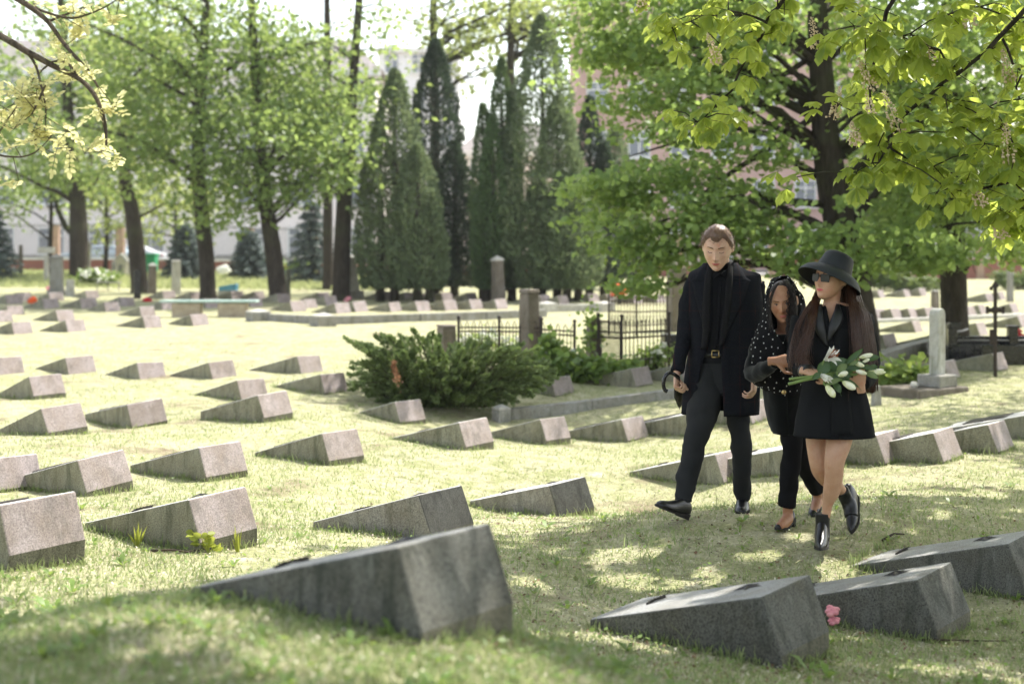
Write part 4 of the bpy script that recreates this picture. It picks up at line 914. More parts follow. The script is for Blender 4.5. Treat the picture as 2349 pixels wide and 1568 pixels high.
# arms of the cross shaped one
for o in [o for o in bpy.data.objects if o.get('label', '').startswith('pale worn cross')]:
    m = MB(); m.box((0, 0, 1.25*.93), (.62, .2, .24)); m.build('arm', M['pale_stone'], o, bevel=.02)
def tomb():
    b = G(280, 634); s = b.y/F; root = empty('tomb', b, 'little cream tomb shaped like a house with a white gable roof', 'tomb'); w, h = 24*s, 34*s; e = 50*s
    m = MB(); m.rings([[(-w/2,-.25,-.1),(w/2,-.25,-.1),(w/2,-.25,h),(0,-.25,e*.96),(-w/2,-.25,h)],[(-w/2,.25,-.1),(w/2,.25,-.1),(w/2,.25,h),(0,.25,e*.96),(-w/2,.25,h)]]); m.build('wall', pmat('cream', (.62,.58,.44)), root)
    m = MB()
    for sg in (-1, 1): m.rings([[(sg*(w/2+.05),-.3,h-.03),(0,-.3,e-.01),(0,-.3,e+.05),(sg*(w/2+.05),-.3,h+.04)],[(sg*(w/2+.05),.3,h-.03),(0,.3,e-.01),(0,.3,e+.05),(sg*(w/2+.05),.3,h+.04)]])
    m.build('roof', M['white_cap'], root); m = MB(); m.box((0,-.253,h*.55),(w*.4,.02,h*.5)); m.build('niche', M['grey_stone'], root)
tomb()
def stele():
    b = G(2150, 902); root = empty('stele', b, 'white marble stele with rounded top on a stepped stone base', 'gravestone'); s = b.y/F; rz = R_(38)
    m = MB(); m.box((-.16,.05,.0),(.9,.66,.17), rz-.1); m.build('base_slab', M['brown_stone'], root, bevel=.02)
    m = MB(); m.box((0,0,.085+.075),(.36,.34,.15), rz); m.build('plinth', M['grey_stone'], root, bevel=.015)
    w, dp, z0, z1 = .15, .14, .23, (902-768)*s*.0+ (900-722)*s; pts = [(-w/2, z0), (w/2, z0)]+[(w/2*math.cos(a), z1+w*.62*math.sin(a)) for a in np.linspace(0, math.pi, 13)]
    R = [[(x*math.cos(rz)-y*math.sin(rz), x*math.sin(rz)+y*math.cos(rz), z) for x, z in pts] for y in (-dp/2, dp/2)]
    m = MB(); m.rings(R); m.build('shaft', granite('marble', (.46,.46,.44), (.3,.3,.285), (.16,.18,.12), .7), root, bevel=.012)
    m = MB(); m.ball((-.32,-.12,.115),(.05,.05,.045), 10, 7); m.build('white_lamp', M['white_cap'], root, smooth=True)
stele()
def cross():
    b = G(2283, 864); s = b.y/F; h = 219*s; root = empty('iron_cross', b, 'tall thin rusty iron cross with flared arm ends at the right', 'cross'); za = h-66*s; L = 15*s
    m = MB(); m.box((0,0,h*.47-.05),(.042,.03,h*.94+.1)); m.build('post', M['iron'], root)
    for z, sc in ((za, 1.0),):
        m = MB(); m.box((0,-.001,z),(2*L,.026,.03))
        for sg in (-1, 1): m.prism([(sg*L,-.014),(sg*(L+.035),-.016),(sg*(L+.035),.016),(sg*L,.014)][::sg], z-.05, z+.05); m.ball((sg*(L-.02),0,z),(.03,.02,.035), 8, 6)
        m.ball((0,0,z),(.055,.025,.055), 10, 7); m.build('arm', M['iron'], root)
    m = MB(); m.rings([[(-.03,-.014,h*.93),(.03,-.014,h*.93),(.03,.014,h*.93),(-.03,.014,h*.93)],[(-.045,-.012,h*.955),(.045,-.012,h*.955),(.045,.012,h*.955),(-.045,.012,h*.955)],[(-.004,-.004,h),(.004,-.004,h),(.004,.004,h),(-.004,.004,h)]]); m.box((-.055,0,h*.925),(.035,.02,.05)); m.build('finial', M['iron'], root)
    m = MB(); m.box((-.045,-.001,za-.36),(.06,.02,.2)); m.build('lamp_holder', M['iron'], root)
cross()
def beam(m, p, q, h, t, z0=None, mi=0):             # a kerb stone between two ground points
    p, q = Vector(p), Vector(q); u = (q-p); u.z = 0; u.normalize(); s = Vector((-u.y, u.x, 0))*t/2
    m.add([p-s+Vector((0,0,-.25)), q-s+Vector((0,0,-.25)), q+s+Vector((0,0,-.25)), p+s+Vector((0,0,-.25)), p-s+Vector((0,0,h)), q-s+Vector((0,0,h)), q+s+Vector((0,0,h)), p+s+Vector((0,0,h))], [(3,2,1,0),(4,5,6,7),(0,1,5,4),(1,2,6,5),(2,3,7,6),(3,0,4,7)], mi)
def kerb(label, pts, posts, h, t, mat, ph, pw, seams=4):
    P = [G(*p) for p in pts]; o = P[0]; root = empty('plot_kerb', o, label, 'kerb', 'stone kerbs round burial plots')
    for a, b in zip(P[:-1], P[1:]):
        L = (b-a).length; n = max(1, int(L/1.25))
        for i in range(n):
            m = MB(); u = (b-a).normalized()*.006; beam(m, a.lerp(b, i/n)-o+u, a.lerp(b, (i+1)/n)-o-u, h, t); m.build('kerb_stone', mat, root, bevel=.01)
    for p in posts:
        q = G(*p)-o; m = MB(); m.box((q.x, q.y, q.z+ph*.36-.1), (pw, pw, ph*.72+.2), .6); a = MB()
        R = [[(q.x+w*(x*math.cos(.6)-y*math.sin(.6)), q.y+w*(x*math.sin(.6)+y*math.cos(.6)), q.z+z) for x, y in ((-1,-1),(1,-1),(1,1),(-1,1))] for w, z in ((pw/2, ph*.72),(pw/2, ph*.8),(.01, ph))]
        a.rings(R); pp = m.build('corner_post', mat, root, bevel=.01); a.build('post_cap', M['pale_stone'], pp)
kerb('low grey stone kerb with a peaked corner post running right from the juniper bush', [(1150,962),(1355,938),(1560,912),(1700,893)], [(1150,966)], .115, .13, M['grey_stone'], .2, .17)
kerb('pale stone kerb with corner posts round the middle plot of gravestones', [(592,736),(741,745),(960,738),(1250,727)], [(592,738),(741,748)], .17, .2, M['grey_stone'], .28, .42)
kerb('short pale kerb between two posts beyond the tall stone pillar', [(1254,715),(1385,713)], [(1254,716),(1385,714)], .17, .2, M['pale_stone'], .26, .4)
kerb('stone kerb behind the trunk of the big linden', [(2005,845),(2080,820),(2150,803)], [], .2, .2, M['grey_stone'], .2, .2)
kerb('long pale kerb in front of the middle row at right', [(2005,741),(2140,736),(2349,727)], [], .08, .2, M['pale_stone'], .2, .2)
def bench():
    a, b = G(400, 729), G(560, 727); o = (a+b)/2; root = empty('stone_bench', o, 'long bench with a thin green edged top on two thick stone blocks', 'bench'); d = o.y; s = d/F
    zt = HC-(688-HY)*s-o.z; L = 221*s; ang = 0
    m = MB(); m.box((W(481,0,d).x-o.x, 0, zt-.025), (L, .42, .05)); m.build('top', pmat('green_paint', (.3,.42,.38), (.42,.52,.49), 12, .5), root, bevel=.008)
    for px in (430, 535): m = MB(); m.box((W(px,0,d).x-o.x, 0, (zt-.07)/2-.05), (66*s, .34, zt-.07+.1), .04); m.build('leg', pmat('sandstone', (.42,.36,.27), (.28,.23,.17), 6, .85), root, bevel=.02)
bench()
def iron_fence(label, pts, h, n, style, rails, postw=.03, group='wrought iron fences round graves'):
    P = [G(*p) for p in pts]; o = P[0]; root = empty('iron_fence', o, label, 'fence', group)
    for a, b in zip(P[:-1], P[1:]):
        u = b-a; pan = MB(); L = u.length; up = Vector((0,0,1))
        for rz in rails:
            pan.tube([a-o+up*rz, b-o+up*rz], .013, 6)
        for i in range(n+1):
            p = a-o+u*(i/n)
            if style == 'hoop':
                pan.tube([p+up*.05, p+up*(h*.82)], .007, 5)
                if i < n and i % 2 == 0:
                    q = a-o+u*((i+1)/n); pan.tube([p+up*h*.8, p.lerp(q,.12)+up*h*.93, p.lerp(q,.5)+up*h, p.lerp(q,.88)+up*h*.93, q+up*h*.8], .007, 5)
            elif style == 'spear':
                pan.tube([p+up*.05, p+up*(h*.93), p+up*(h*.955), p+up*h], [.008,.008,.017,.001], 5)
            else:
                pan.tube([p+up*.05, p+up*h], .008, 5)
                if i < n:
                    q = p+u*(.5/n)
                    for zc in (rails[-1]-.09, rails[0]+.1):
                        pan.tube([q+u.normalized()*.045*math.cos(t)+up*(zc+.06*math.sin(t)) for t in np.linspace(0, 6.2, 10)], .006, 4)
        pan.build('panel', M['iron'], root)
    for p in P:
        m = MB(); m.tube([p-o-Vector((0,0,.1)), p-o+Vector((0,0,h*1.05))], postw*.7, 8); m.ball(p-o+Vector((0,0,h*1.08)), .03, 8, 6); m.build('post', M['iron'], root)
iron_fence('low hooped iron fence between the stubby and the tall stone pillars', [(1052,836),(1145,836),(1240,838)], .66, 12, 'hoop', (.18,.5,.56))
iron_fence('hooped iron fence with spiked rods right of the tall stone pillar', [(1242,842),(1318,848)], .66, 9, 'hoop', (.18,.5,.56))
iron_fence('taller spiked iron fence right of the ivy covered pillar', [(1372,856),(1426,860),(1535,852)], .78, 12, 'spear', (.2,.52,.6))
iron_fence('ornate iron fence with curls behind the taller spiked one', [(1397,768),(1460,770),(1530,768)], .82, 9, 'curl', (.2,.45,.72))
def black_plot():
    a = G(2178, 838); o = a; root = empty('black_grave', a, 'black polished granite grave with low posts, urns and rails, partly behind the iron cross', 'grave'); s = a.y/F
    m = MB(); beam(m, a-o, W(2480,838,a.y)-o, .3, .2); beam(m, Vector((0,.2,0)), Vector((.25,1.6,0)), .3, .16); m.build('kerb', M['black_stone'], root, bevel=.01)
    m = MB(); beam(m, Vector((-.02,.35,0)), Vector((1.9,.35,0)), .4, .1); m.build('inner_slab', M['black_stone'], root, bevel=.008)
    for px, dy in ((2183,0),(2210,.5),(2234,.9),(2325,.05)):
        x = W(px,0,a.y).x-o.x; m = MB(); m.box((x,dy,.29),(.13,.13,.5)); m.box((x,dy,.555),(.17,.17,.035)); m.build('post', M['black_stone'], root, bevel=.008)
    m = MB(); m.tube([(0,0,.47),(.35,.5,.47),(.55,.9,.47)], .016, 8); m.tube([(0.02,.0,.36),(1.9,.02,.36)], .012, 8); m.build('rail', M['rail'], root, smooth=True)
black_plot()
def flowers(name, label, base, pts, mat, r, cat='flowers', vase=None):
    b = G(*base); root = empty(name, b, label, cat); s = b.y/F
    for px, py in pts:
        q = W(px, py, b.y)-b; f = MB()
        for k in range(14): 
            a = k*2.4; rr = r*(.2+.055*k); f.ball((q.x+rr*math.cos(a), q.y+.5*rr*math.sin(a)-.01, q.z+rr*math.sin(a)*.7), (r*.45,r*.4,r*.34), 7, 5)
        f.build('bloom', mat, root, smooth=True)
    st = MB()
    for px, py in pts: st.tube([Vector((0,0,.05)), W(px,py,b.y)-b-Vector((0,-.02,.03))], .006, 4)
    st.build('stem', M['herb'], root)
    if vase: m = MB(); m.tube([(0,0,0),(0,0,vase*.5),(0,0,vase)],[vase*.22,vase*.3,vase*.26],10); m.build('vase', M['black_stone'], root, smooth=True)
flowers('rose_bunch', 'bunch of red roses on the black grave at the right edge', (2322,822), [(2322,766),(2334,758),(2318,774),(2340,770)], M['red_flower'], .055, vase=.22)
flowers('rose_bunch', 'red roses cut by the right edge on the black grave', (2352,822), [(2350,772),(2345,780),(2362,768)], M['red_flower'], .05, vase=.2)
flowers('flower_bunch', 'bright orange flowers before the slim black obelisk', (1420,698), [(1406,662),(1418,657),(1430,664),(1412,672),(1425,671)], M['orange_flower'], .13, vase=.2)
flowers('flower_bunch', 'red flowers lying in front of a shaded gravestone at the far left', (75,696), [(72,690),(80,694),(76,685)], M['orange_flower'], .09)
flowers('flower_bunch', 'red flowers left of the green edged bench', (338,692), [(335,687),(341,689)], M['red_flower'], .09)
flowers('flower_bunch', 'cluster of white and orange balloons of flowers right of the reddish barked tree', (512,642), [(506,616),(514,613),(519,620),(510,622)], M['white_flower'], .16)
flowers('flower_bunch', 'small pink flowers in front of the leaning white headstone', (797,694), [(795,688),(799,684)], M['pink_flower'], .07)
flowers('flower_bunch', 'pink flowers beside the tall granite pillar at the far left', (112,668), [(112,660),(116,664)], M['pink_flower'], .09)
flowers('flower_bunch', 'single orange flowers under the first conifer group', (1072,690), [(1070,678),(1074,682)], M['orange_flower'], .09)
def frame_bench():
    b = G(248, 668); s = b.y/F; root = empty('metal_bench', b, 'thin grey metal bench frame near the white flowering bush', 'bench'); m = MB()
    for x in (-.36, 0, .36): m.tube([(x,0,0),(x,0,.28)], .02, 6)
    m.build('frame', M['rail'], root); m = MB(); m.box((0,0,.3),(.8,.3,.04)); m.build('seat', M['grey_stone'], root)
frame_bench()
def tarp():
    b = G(524, 678); s = b.y/F; root = empty('blue_box', b, 'slanted blue cover on a low white box behind the stone bench', 'box'); w = 40*s
    m = MB(); m.box((0,0,.07),(w*1.1,.4,.16)); m.build('box', M['pale_stone'], root)
    m = MB(); m.rings([[(-w/2,-.2,.151),(w/2,-.2,.151),(w/2,-.2,.38),(-w/2,-.2,.28)],[(-w/2,.2,.151),(w/2,.2,.151),(w/2,.2,.38),(-w/2,.2,.28)]]); m.build('cover', pmat('blue_cover', (.1,.3,.4), (.07,.22,.32), 5, .5), root, bevel=.02)
tarp()
# ------------------------------------------------------------------ the street side: wall with railing, bin, cars, buildings
M['brick'] = pmat('brick', (.3,.13,.1), (.22,.09,.07), 14, .9)
M['plaster'] = pmat('plaster', (.8,.74,.71), (.74,.68,.65), .6, .9)
M['plaster_pink'] = pmat('plaster_pink', (.55,.38,.33), (.47,.31,.27), .5, .9)
M['plaster_grey'] = pmat('plaster_grey', (.78,.78,.79), (.72,.72,.74), .5, .9)
M['glass'] = pmat('glass', (.12,.14,.17), (.2,.22,.26), .4, .12, .6)
M['frame_white'] = pmat('frame_white', (.75,.75,.73), (.68,.68,.66), 4, .6)
M['roof_metal'] = pmat('roof_metal', (.28,.25,.24), (.2,.18,.17), 2, .5)
M['asphalt'] = pmat('asphalt', (.09,.09,.09), (.06,.06,.06), 30, .9)
M['paving'] = pmat('paving', (.42,.4,.38), (.34,.32,.3), 3, .85)
def sheet(name, x0, x1, y0, y1, lift, mat):
    xs = np.linspace(x0, x1, 60); ys = np.linspace(y0, y1, 8); X, Y = np.meshgrid(xs, ys, indexing='ij'); Z = terr(X, Y)+lift
    i = np.arange(480).reshape(60, 8); q = np.stack([i[:-1,:-1], i[1:,:-1], i[1:,1:], i[:-1,1:]], -1).reshape(-1, 4)
    tag(mesh_np(name, np.stack([X, Y, Z], -1).reshape(-1, 3), q, mat), kind='structure')
sheet('road', -70, 70, 78, 87, .03, M['asphalt']); sheet('pavement', -70, 70, 73.5, 78, .1, M['paving']); sheet('far_pavement', -70, 70, 87, 91, .1, M['paving'])
def town_fence(label, x0, x1, y, posts, rh, wall=.62):
    o = Vector((x0, y, T(x0, y))); root = empty('street_fence', o, label, 'fence', 'fences along the street'); n = int((x1-x0)/3.1)
    for i in range(n):
        a = x0+(x1-x0)*i/n; b = x0+(x1-x0)*(i+1)/n; za = min(T(a, y), T(b, y))-o.z
        m = MB(); m.box(((a+b)/2-o.x, 0, za+wall/2-.1), (b-a-.36, .3, wall+.2)); m.build('wall', M['brick'], root)
        m = MB(); m.box(((a+b)/2-o.x, 0, za+wall+.045), (b-a-.36, .42, .09)); m.build('cap', M['white_cap'], root)
        m = MB(); m.box((a-o.x, 0, za+(posts-.1)/2), (.36, .4, posts+.1)); pp = m.build('post', M['plaster_post'], root, bevel=.02); m = MB(); m.box((a-o.x, 0, za+posts+.045), (.46, .5, .09)); m.build('post_cap', M['grey_stone'], pp)
        m = MB()
        for z in (wall+.2, rh-.15): m.box(((a+b)/2-o.x, 0, za+z), (b-a-.36, .04, .05))
        k = 20
        for j in range(k): m.box((a+.18+(b-a-.36)*(j+.5)/k-o.x, 0, za+(wall+.09+rh)/2), (.025, .025, rh-wall-.1))
        m.build('railing', M['rail'], root)
M['plaster_post'] = pmat('plaster_post', (.4,.28,.2), (.3,.2,.15), 3, .9)
town_fence('long railing on a low brick wall with brown posts along the street at left', -64, -6.5, 70, 2.3, 2.45)
town_fence('railing on a low brick wall behind the middle conifers', -6.4, 12, 70.4, 2.1, 2.2)
town_fence('pale railing on a red brick wall at the right, behind the shady trees', 12.1, 60, 66, 1.9, 2.3, .95)
def building(label, x0, x1, y, h, fl, nw, mat, roof=True, z0=0, dep=12, base=None, group='buildings across the street', ww=.5):
    root = empty('building', Vector((x0, y, 0)), label, 'building', group); w = x1-x0
    m = MB(); m.box((w/2, dep/2, h/2-.5), (w, dep, h+1)); m.build('wall', mat, root)
    if base: m = MB(); m.box((w/2, -.06, base/2-.4), (w+.1, .12, base+.8)); m.build('base_course', M['grey_stone'], root)
    m = MB(); m.box((w/2, -.15, h-.2), (w+.6, .5, .4)); m.build('cornice', M['frame_white'], root)
    if roof: m = MB(); m.rings([[(-.4,-.4,h),(w+.4,-.4,h),(w+.4,dep+.4,h),(-.4,dep+.4,h)],[(2,dep*.35,h+2.6),(w-2,dep*.35,h+2.6),(w-2,dep*.65,h+2.6),(2,dep*.65,h+2.6)]]); m.build('roof', M['roof_metal'], root)
    for f in range(fl):
        zc = (f+.58)*h/fl; wh = h/fl*.52
        for i in range(nw):
            xc = (i+.5)*w/nw; a = w/nw*ww; m = MB()
            for dx in (-a/2, 0, a/2): m.box((xc+dx, -.03, zc), (.1, .1, wh))
            for dz in (-wh/2, wh*.2, wh/2): m.box((xc, -.035, zc+dz), (a+.1, .1, .1))
            m.box((xc, -.1, zc-wh/2-.12), (a+.3, .3, .1)); fr = m.build('window', M['frame_white'], root)
            m = MB(); m.box((xc, -.006, zc), (a-.05, .03, wh-.05)); m.build('pane', M['glass'], fr)
building('long pale apartment house with rows of white windows behind the trees at left', -42, -9, 94, 13.2, 4, 10, M['plaster'], base=1.0)
building('white grey apartment block whose top shows in the white sky gap', -11.5, -4.5, 122, 18.5, 6, 3, M['plaster_grey'], roof=False)
building('pink brick apartment house behind the big linden', 4.2, 23, 92, 19, 6, 7, M['plaster_pink'])
building('reddish purple house with grey gates at the right edge', 24, 46, 88, 11, 3, 7, pmat('mauve', (.36,.24,.27), (.3,.2,.22), .5, .9), base=2.4)
building('pale far house between the conifers', -4, 4, 112, 9, 3, 3, M['plaster'])
def car(px, py, d, label, paint, L=4.4, h=1.48, van=False):
    x = W(px, py, d).x; b = Vector((x, d, T(x, d)+.04)); root = empty('parked_car', b, label, 'car', 'cars on the street'); w = 1.75
    prof = ([(-.5,.3),(-.49,.62),(-.4,.72),(-.3,.78),(-.16,1.0),(.2,1.0),(.36,.78),(.48,.7),(.5,.5),(.5,.3)] if not van else [(-.5,.25),(-.5,.5),(-.42,.6),(-.33,.98),(.5,1.0),(.5,.25)])
    m = MB(); m.rings([[(a*L, -w/2*(1 if c < .8 else .84), c*h) for a, c in prof], [(a*L, w/2*(1 if c < .8 else .84), c*h) for a, c in prof]]); m.build('body', paint, root, bevel=.05)
    g = MB(); sp = [(-.26,.79),(-.15,.95),(.18,.95),(.31,.79)] if not van else [(-.37,.66),(-.31,.92),(-.1,.92),(-.1,.66)]
    g.rings([[(a*L, -w/2*.93-.012, c*h) for a, c in sp], [(a*L, -w/2*.93+.05, c*h) for a, c in sp]]); g.build('window', M['glass'], root)
    for a in (-.31, .31):
        t = MB(); R = []
        for yy, r in ((-w/2-.02,.3),(-w/2-.03,.32),(-w/2+.2,.32)): R.append([(a*L+r*math.cos(q), yy, .32+r*math.sin(q)) for q in np.linspace(0, 2*math.pi, 19)[:-1]])
        t.rings(R); wh = t.build('wheel', M['black_stone'], root); t = MB(); t.rings([[(a*L+.2*math.cos(q), yy, .32+.2*math.sin(q)) for q in np.linspace(0, 2*math.pi, 15)[:-1]] for yy in (-w/2-.045, -w/2-.02)]); t.build('rim', M['rail'], wh)
    for a, mm in ((-.497, M['frame_white']), (.499, M['red_flower'])): m = MB(); m.box((a*L, -w/2+.2, .62*h), (.04, .3, .16)); m.build('headlight' if a < 0 else 'tail_light', mm, root)
def paint(name, c): return pmat(name, c, tuple(q*.92 for q in c), 2, .25, .6)
car(232, 590, 80, 'silver blue car on the street between the forked and the leaning tree', paint('silver_blue', (.4,.5,.56)))
car(292, 590, 82.5, 'second pale car just right of the silver blue one', paint('silver', (.6,.62,.64)))
car(2085, 640, 72.6, 'white van on the street behind the pale juniper hedge', paint('white_paint', (.75,.76,.78)), 4.9, 2.0, True)
def bin_():
    b = G(342, 630); s = b.y/F; root = empty('rubbish_bin', b, 'bright green rubbish bin beside the slim leaning tree', 'bin'); g = pmat('green_plastic', (.03,.28,.13), (.02,.22,.1), 3, .5)
    m = MB(); m.box((0,0,.42),(.62,.6,.84),0,0,1.12); m.build('body', g, root, bevel=.03); m = MB(); m.box((0,-.02,.89),(.76,.74,.09)); m.build('lid', g, root, bevel=.03)
bin_()
# ------------------------------------------------------------------ people
from mathutils import noise as mnoise
def cloth(name, c, c2=None, rough=.9, spec=.15, weave=260, bump=.25, sheen=.0):
    t = NT(name); v = t.coord(); f = t.noise(v, 3, 4); w = t.noise(v, weave, 2)
    t.bump(w, bump, .003); t.b.inputs['Sheen Weight'].default_value = sheen; t.b.inputs['Sheen Roughness'].default_value = .5
    return t.fin(t.ramp(f, [(.3, c2 or tuple(q*.7 for q in c)), (.7, c)]), rough, spec)
def plaid():
    t = NT('coat_wool'); v = t.coord(); s = t.node('ShaderNodeSeparateXYZ'); t.put(s.inputs[0], v); fac = None
    for ax, k in ((0, 62), (2, 55)):
        m = t.node('ShaderNodeMath', operation='MULTIPLY'); t.put(m.inputs[0], s.outputs[ax]); m.inputs[1].default_value = k
        q = t.node('ShaderNodeMath', operation='SINE'); t.put(q.inputs[0], m.outputs[0]); g = t.fr(q.outputs[0], .965, 1.0)
        fac = g if fac is None else t.mix(.5, fac, g, 'ADD')
    br = t.mix(1.0, fac, t.fr(t.noise(v, 9, 3), .4, .62), 'MULTIPLY')
    c = t.mix(br, t.ramp(t.noise(v, 200, 2), [(.3, (.006,.0065,.009)), (.7, (.016,.0175,.022))]), (.034,.015,.015))
    t.bump(t.noise(v, 300, 2), .3, .003)
    return t.fin(c, .95, .06)
def dot_pattern(o, spacing, size, mat, seed=3):
    """small raised dots printed over a cloth, part of the same mesh"""
    me = o.data; rnd = random.Random(seed); polys = list(me.polygons); rnd.shuffle(polys); pts = []; cell = {}
    for p in polys:
        vs = [me.vertices[i].co for i in p.vertices]
        for _ in range(3):
            a, b = rnd.random(), rnd.random(); c = (vs[0]*(1-a)+vs[1]*a)*(1-b)+(vs[3]*(1-a)+vs[2]*a)*b; k = tuple(int(math.floor(q/spacing)) for q in c)
            if any((c-q).length < spacing for dx in (-1,0,1) for dy in (-1,0,1) for dz in (-1,0,1) for q in cell.get((k[0]+dx,k[1]+dy,k[2]+dz), ())): continue
            cell.setdefault(k, []).append(c); pts.append((c, p.normal.copy()))
    import bmesh
    bm = bmesh.new(); bm.from_mesh(me)
    for c, n in pts:
        t = n.cross(Vector((.3,.2,1))).normalized(); u = n.cross(t); s = size*rnd.uniform(.8, 1.15)
        f = bm.faces.new([bm.verts.new(c+n*.0025+t*s*.75*math.cos(q)+u*s*math.sin(q)) for q in np.linspace(0, 2*math.pi, 8)[:-1]]); f.material_index = 1
    bm.to_mesh(me); bm.free(); me.materials.append(mat); me.update()
def skin(name, c, c2):
    t = NT(name); v = t.coord(); t.b.inputs['Subsurface Weight'].default_value = .12; t.b.inputs['Subsurface Radius'].default_value = (.012,.005,.003)
    red = tuple(q*k for q, k in zip(c2, (1.0,.78,.72)))
    t.bump(t.noise(v, 420, 2), .12, .002)
    return t.fin(t.ramp(t.noise(v, 16, 5, .65), [(.28, red), (.45, c2), (.7, c)]), .48, .35)
def hairmat(name, c, c2, st=(60,60,6)):
    t = NT(name); v = t.coord('Object', st); return t.fin(t.ramp(t.noise(v, 3, 3), [(.35, c2), (.65, c)]), .42, .5)
M['coat'] = plaid(); M['scarf_black'] = cloth('scarf_black', (.007,.007,.008), spec=.1, weave=120); M['dot_white'] = pmat('dot_white', (.62,.62,.6), None, 30, .8)
M['black_cloth'] = cloth('black_cloth', (.011,.011,.012), (.006,.006,.007), spec=.1); M['trouser_grey'] = cloth('trouser_grey', (.028,.029,.031), (.017,.018,.019), spec=.12); M['knit'] = cloth('knit', (.012,.012,.0135), weave=150, bump=.5)
M['shirt'] = cloth('shirt', (.009,.0095,.012), rough=.7); M['velvet'] = cloth('velvet', (.004,.005,.005), spec=.05, sheen=.15); M['satin'] = cloth('satin', (.012,.012,.013), rough=.4, spec=.4, sheen=0)
M['dress'] = cloth('dress', (.013,.0135,.015), (.007,.0075,.008), spec=.1); M['straw_hat'] = cloth('straw_hat', (.02,.023,.027), (.012,.014,.017), .6, .3, 180, .8)
M['leather'] = pmat('leather', (.01,.01,.011), (.006,.006,.007), 8, .34, .45, bump=.15, bscale=60); M['sole'] = pmat('sole', (.025,.022,.02), None, 20, .7)
M['gold'] = pmat('gold', (.75,.55,.25), None, 20, .3, .5, .9)
M['skin_man'] = skin('skin_man', (.6,.395,.295), (.52,.32,.23)); M['skin_mid'] = skin('skin_mid', (.42,.23,.135), (.35,.175,.1)); M['skin_hat'] = skin('skin_hat', (.54,.325,.215), (.47,.27,.17))
M['lip'] = pmat('lip', (.42,.12,.11), (.36,.1,.09), 40, .4); M['lip_red'] = pmat('lip_red', (.55,.1,.12), None, 40, .35); M['brow'] = pmat('brow', (.07,.04,.025), None, 60, .8); M['lash'] = pmat('lash', (.03,.015,.01), None, 60, .7); M['eye'] = pmat('eye_white', (.3,.27,.25), None, 20, .2, .5)
M['lens'] = pmat('lens', (.012,.011,.006), None, 4, .05, .22)
M['hair_short'] = hairmat('hair_short', (.16,.09,.055), (.085,.045,.028), (120,120,40)); M['hair_long'] = hairmat('hair_long', (.10,.038,.015), (.018,.008,.005), (140,140,5)); M['hair_dark'] = hairmat('hair_dark', (.024,.014,.01), (.008,.005,.004), (40,40,40)); M['hair_dark'].node_tree.nodes['Principled BSDF'].inputs['Roughness'].default_value = .6

def sub(o, lv=1):
    m = o.modifiers.new('smooth', 'SUBSURF'); m.levels = lv; m.render_levels = lv; return o
def wrinkle(o, amp, sc=(9, 9, 5), seed=0):
    """soft cloth folds pressed into the surface itself"""
    me = o.data; n = len(me.vertices); co = np.empty(n*3, np.float32); me.vertices.foreach_get('co', co); co = co.reshape(-1, 3); nr = np.array([v.normal[:] for v in me.vertices])
    k = np.array([mnoise.noise(Vector((c[0]*sc[0]+seed, c[1]*sc[1], c[2]*sc[2])))+.5*mnoise.noise(Vector((c[0]*sc[0]*2.3, c[1]*sc[1]*2.3+seed, c[2]*sc[2]*2.1))) for c in co])
    me.vertices.foreach_set('co', (co+nr*(amp*k)[:,None]).astype(np.float32).ravel()); me.update(); return o
def limb(mb, pts, n=16, m=5, ref=(1,0,0)):
    """pts (px, py, d, r) or with (ra, rb): tapering limb through photograph positions"""
    A = [list(W(p[0], p[1], p[2]))+(list(p[3]) if hasattr(p[3], '__len__') else [p[3], p[3]]) for p in pts]
    B = crom(A, m); mb.tube([Vector(b[:3]) for b in B], [(b[3], b[4]) for b in B], n, ref=ref)
def head_grid(nu=44, nv=36):
    R = []
    for i in range(nv+1):
        th = math.pi*(.004+.992*i/nv); row = []
        for j in range(nu):
            ph = 2*math.pi*j/nu; x = .0795*math.sin(th)*math.sin(ph); cy = math.sin(th)*math.cos(ph); z = .118*math.cos(th)
            y = -.093*cy if cy > 0 else -.104*cy
            if cy > 0: y = -.093*math.copysign(abs(cy)**.86, cy)
            t = max(0, -z/.118); x *= 1-.27*t**1.7
            if y > 0: y *= 1-.5*t
            y -= .048*t*t
            if z > 0 and cy > 0: y *= 1-.1*(z/.118)**2
            if cy > -.2:
                def g(x0, z0, sx, sz): return math.exp(-((x-x0)/sx)**2-((z-z0)/sz)**2)
                def g2(x0, z0, sx, sz): return g(x0, z0, sx, sz)+g(-x0, z0, sx, sz)
                f = min(1, (cy+.2)*2)
                y -= f*(.027*g(0,-.028,.0115,.017)+.013*g(0,-.004,.009,.024)+.006*g2(.028,.032,.02,.009)-.014*g2(.031,.013,.016,.011)+.006*g2(.031,.008,.010,.007)+.005*g2(.047,-.02,.02,.018)+.007*g(0,-.061,.02,.011)-.004*g(0,-.078,.022,.006)+.008*g(0,-.1,.02,.014)+.007*g2(.012,-.034,.007,.008)-.004*g2(.03,-.055,.012,.02))
            row.append(Vector((x, y, z)))
        R.append(row)
    return R
HEAD = head_grid()
HP = np.array([tuple(p) for r in HEAD for p in r if p.y < .02])
def face_y(x, z):
    d = (HP[:,0]-x)**2+(HP[:,2]-z)**2; w = 1/(d+1e-7)**2; k = np.argsort(d)[:6]; return float((HP[k,1]*w[k]).sum()/w[k].sum())
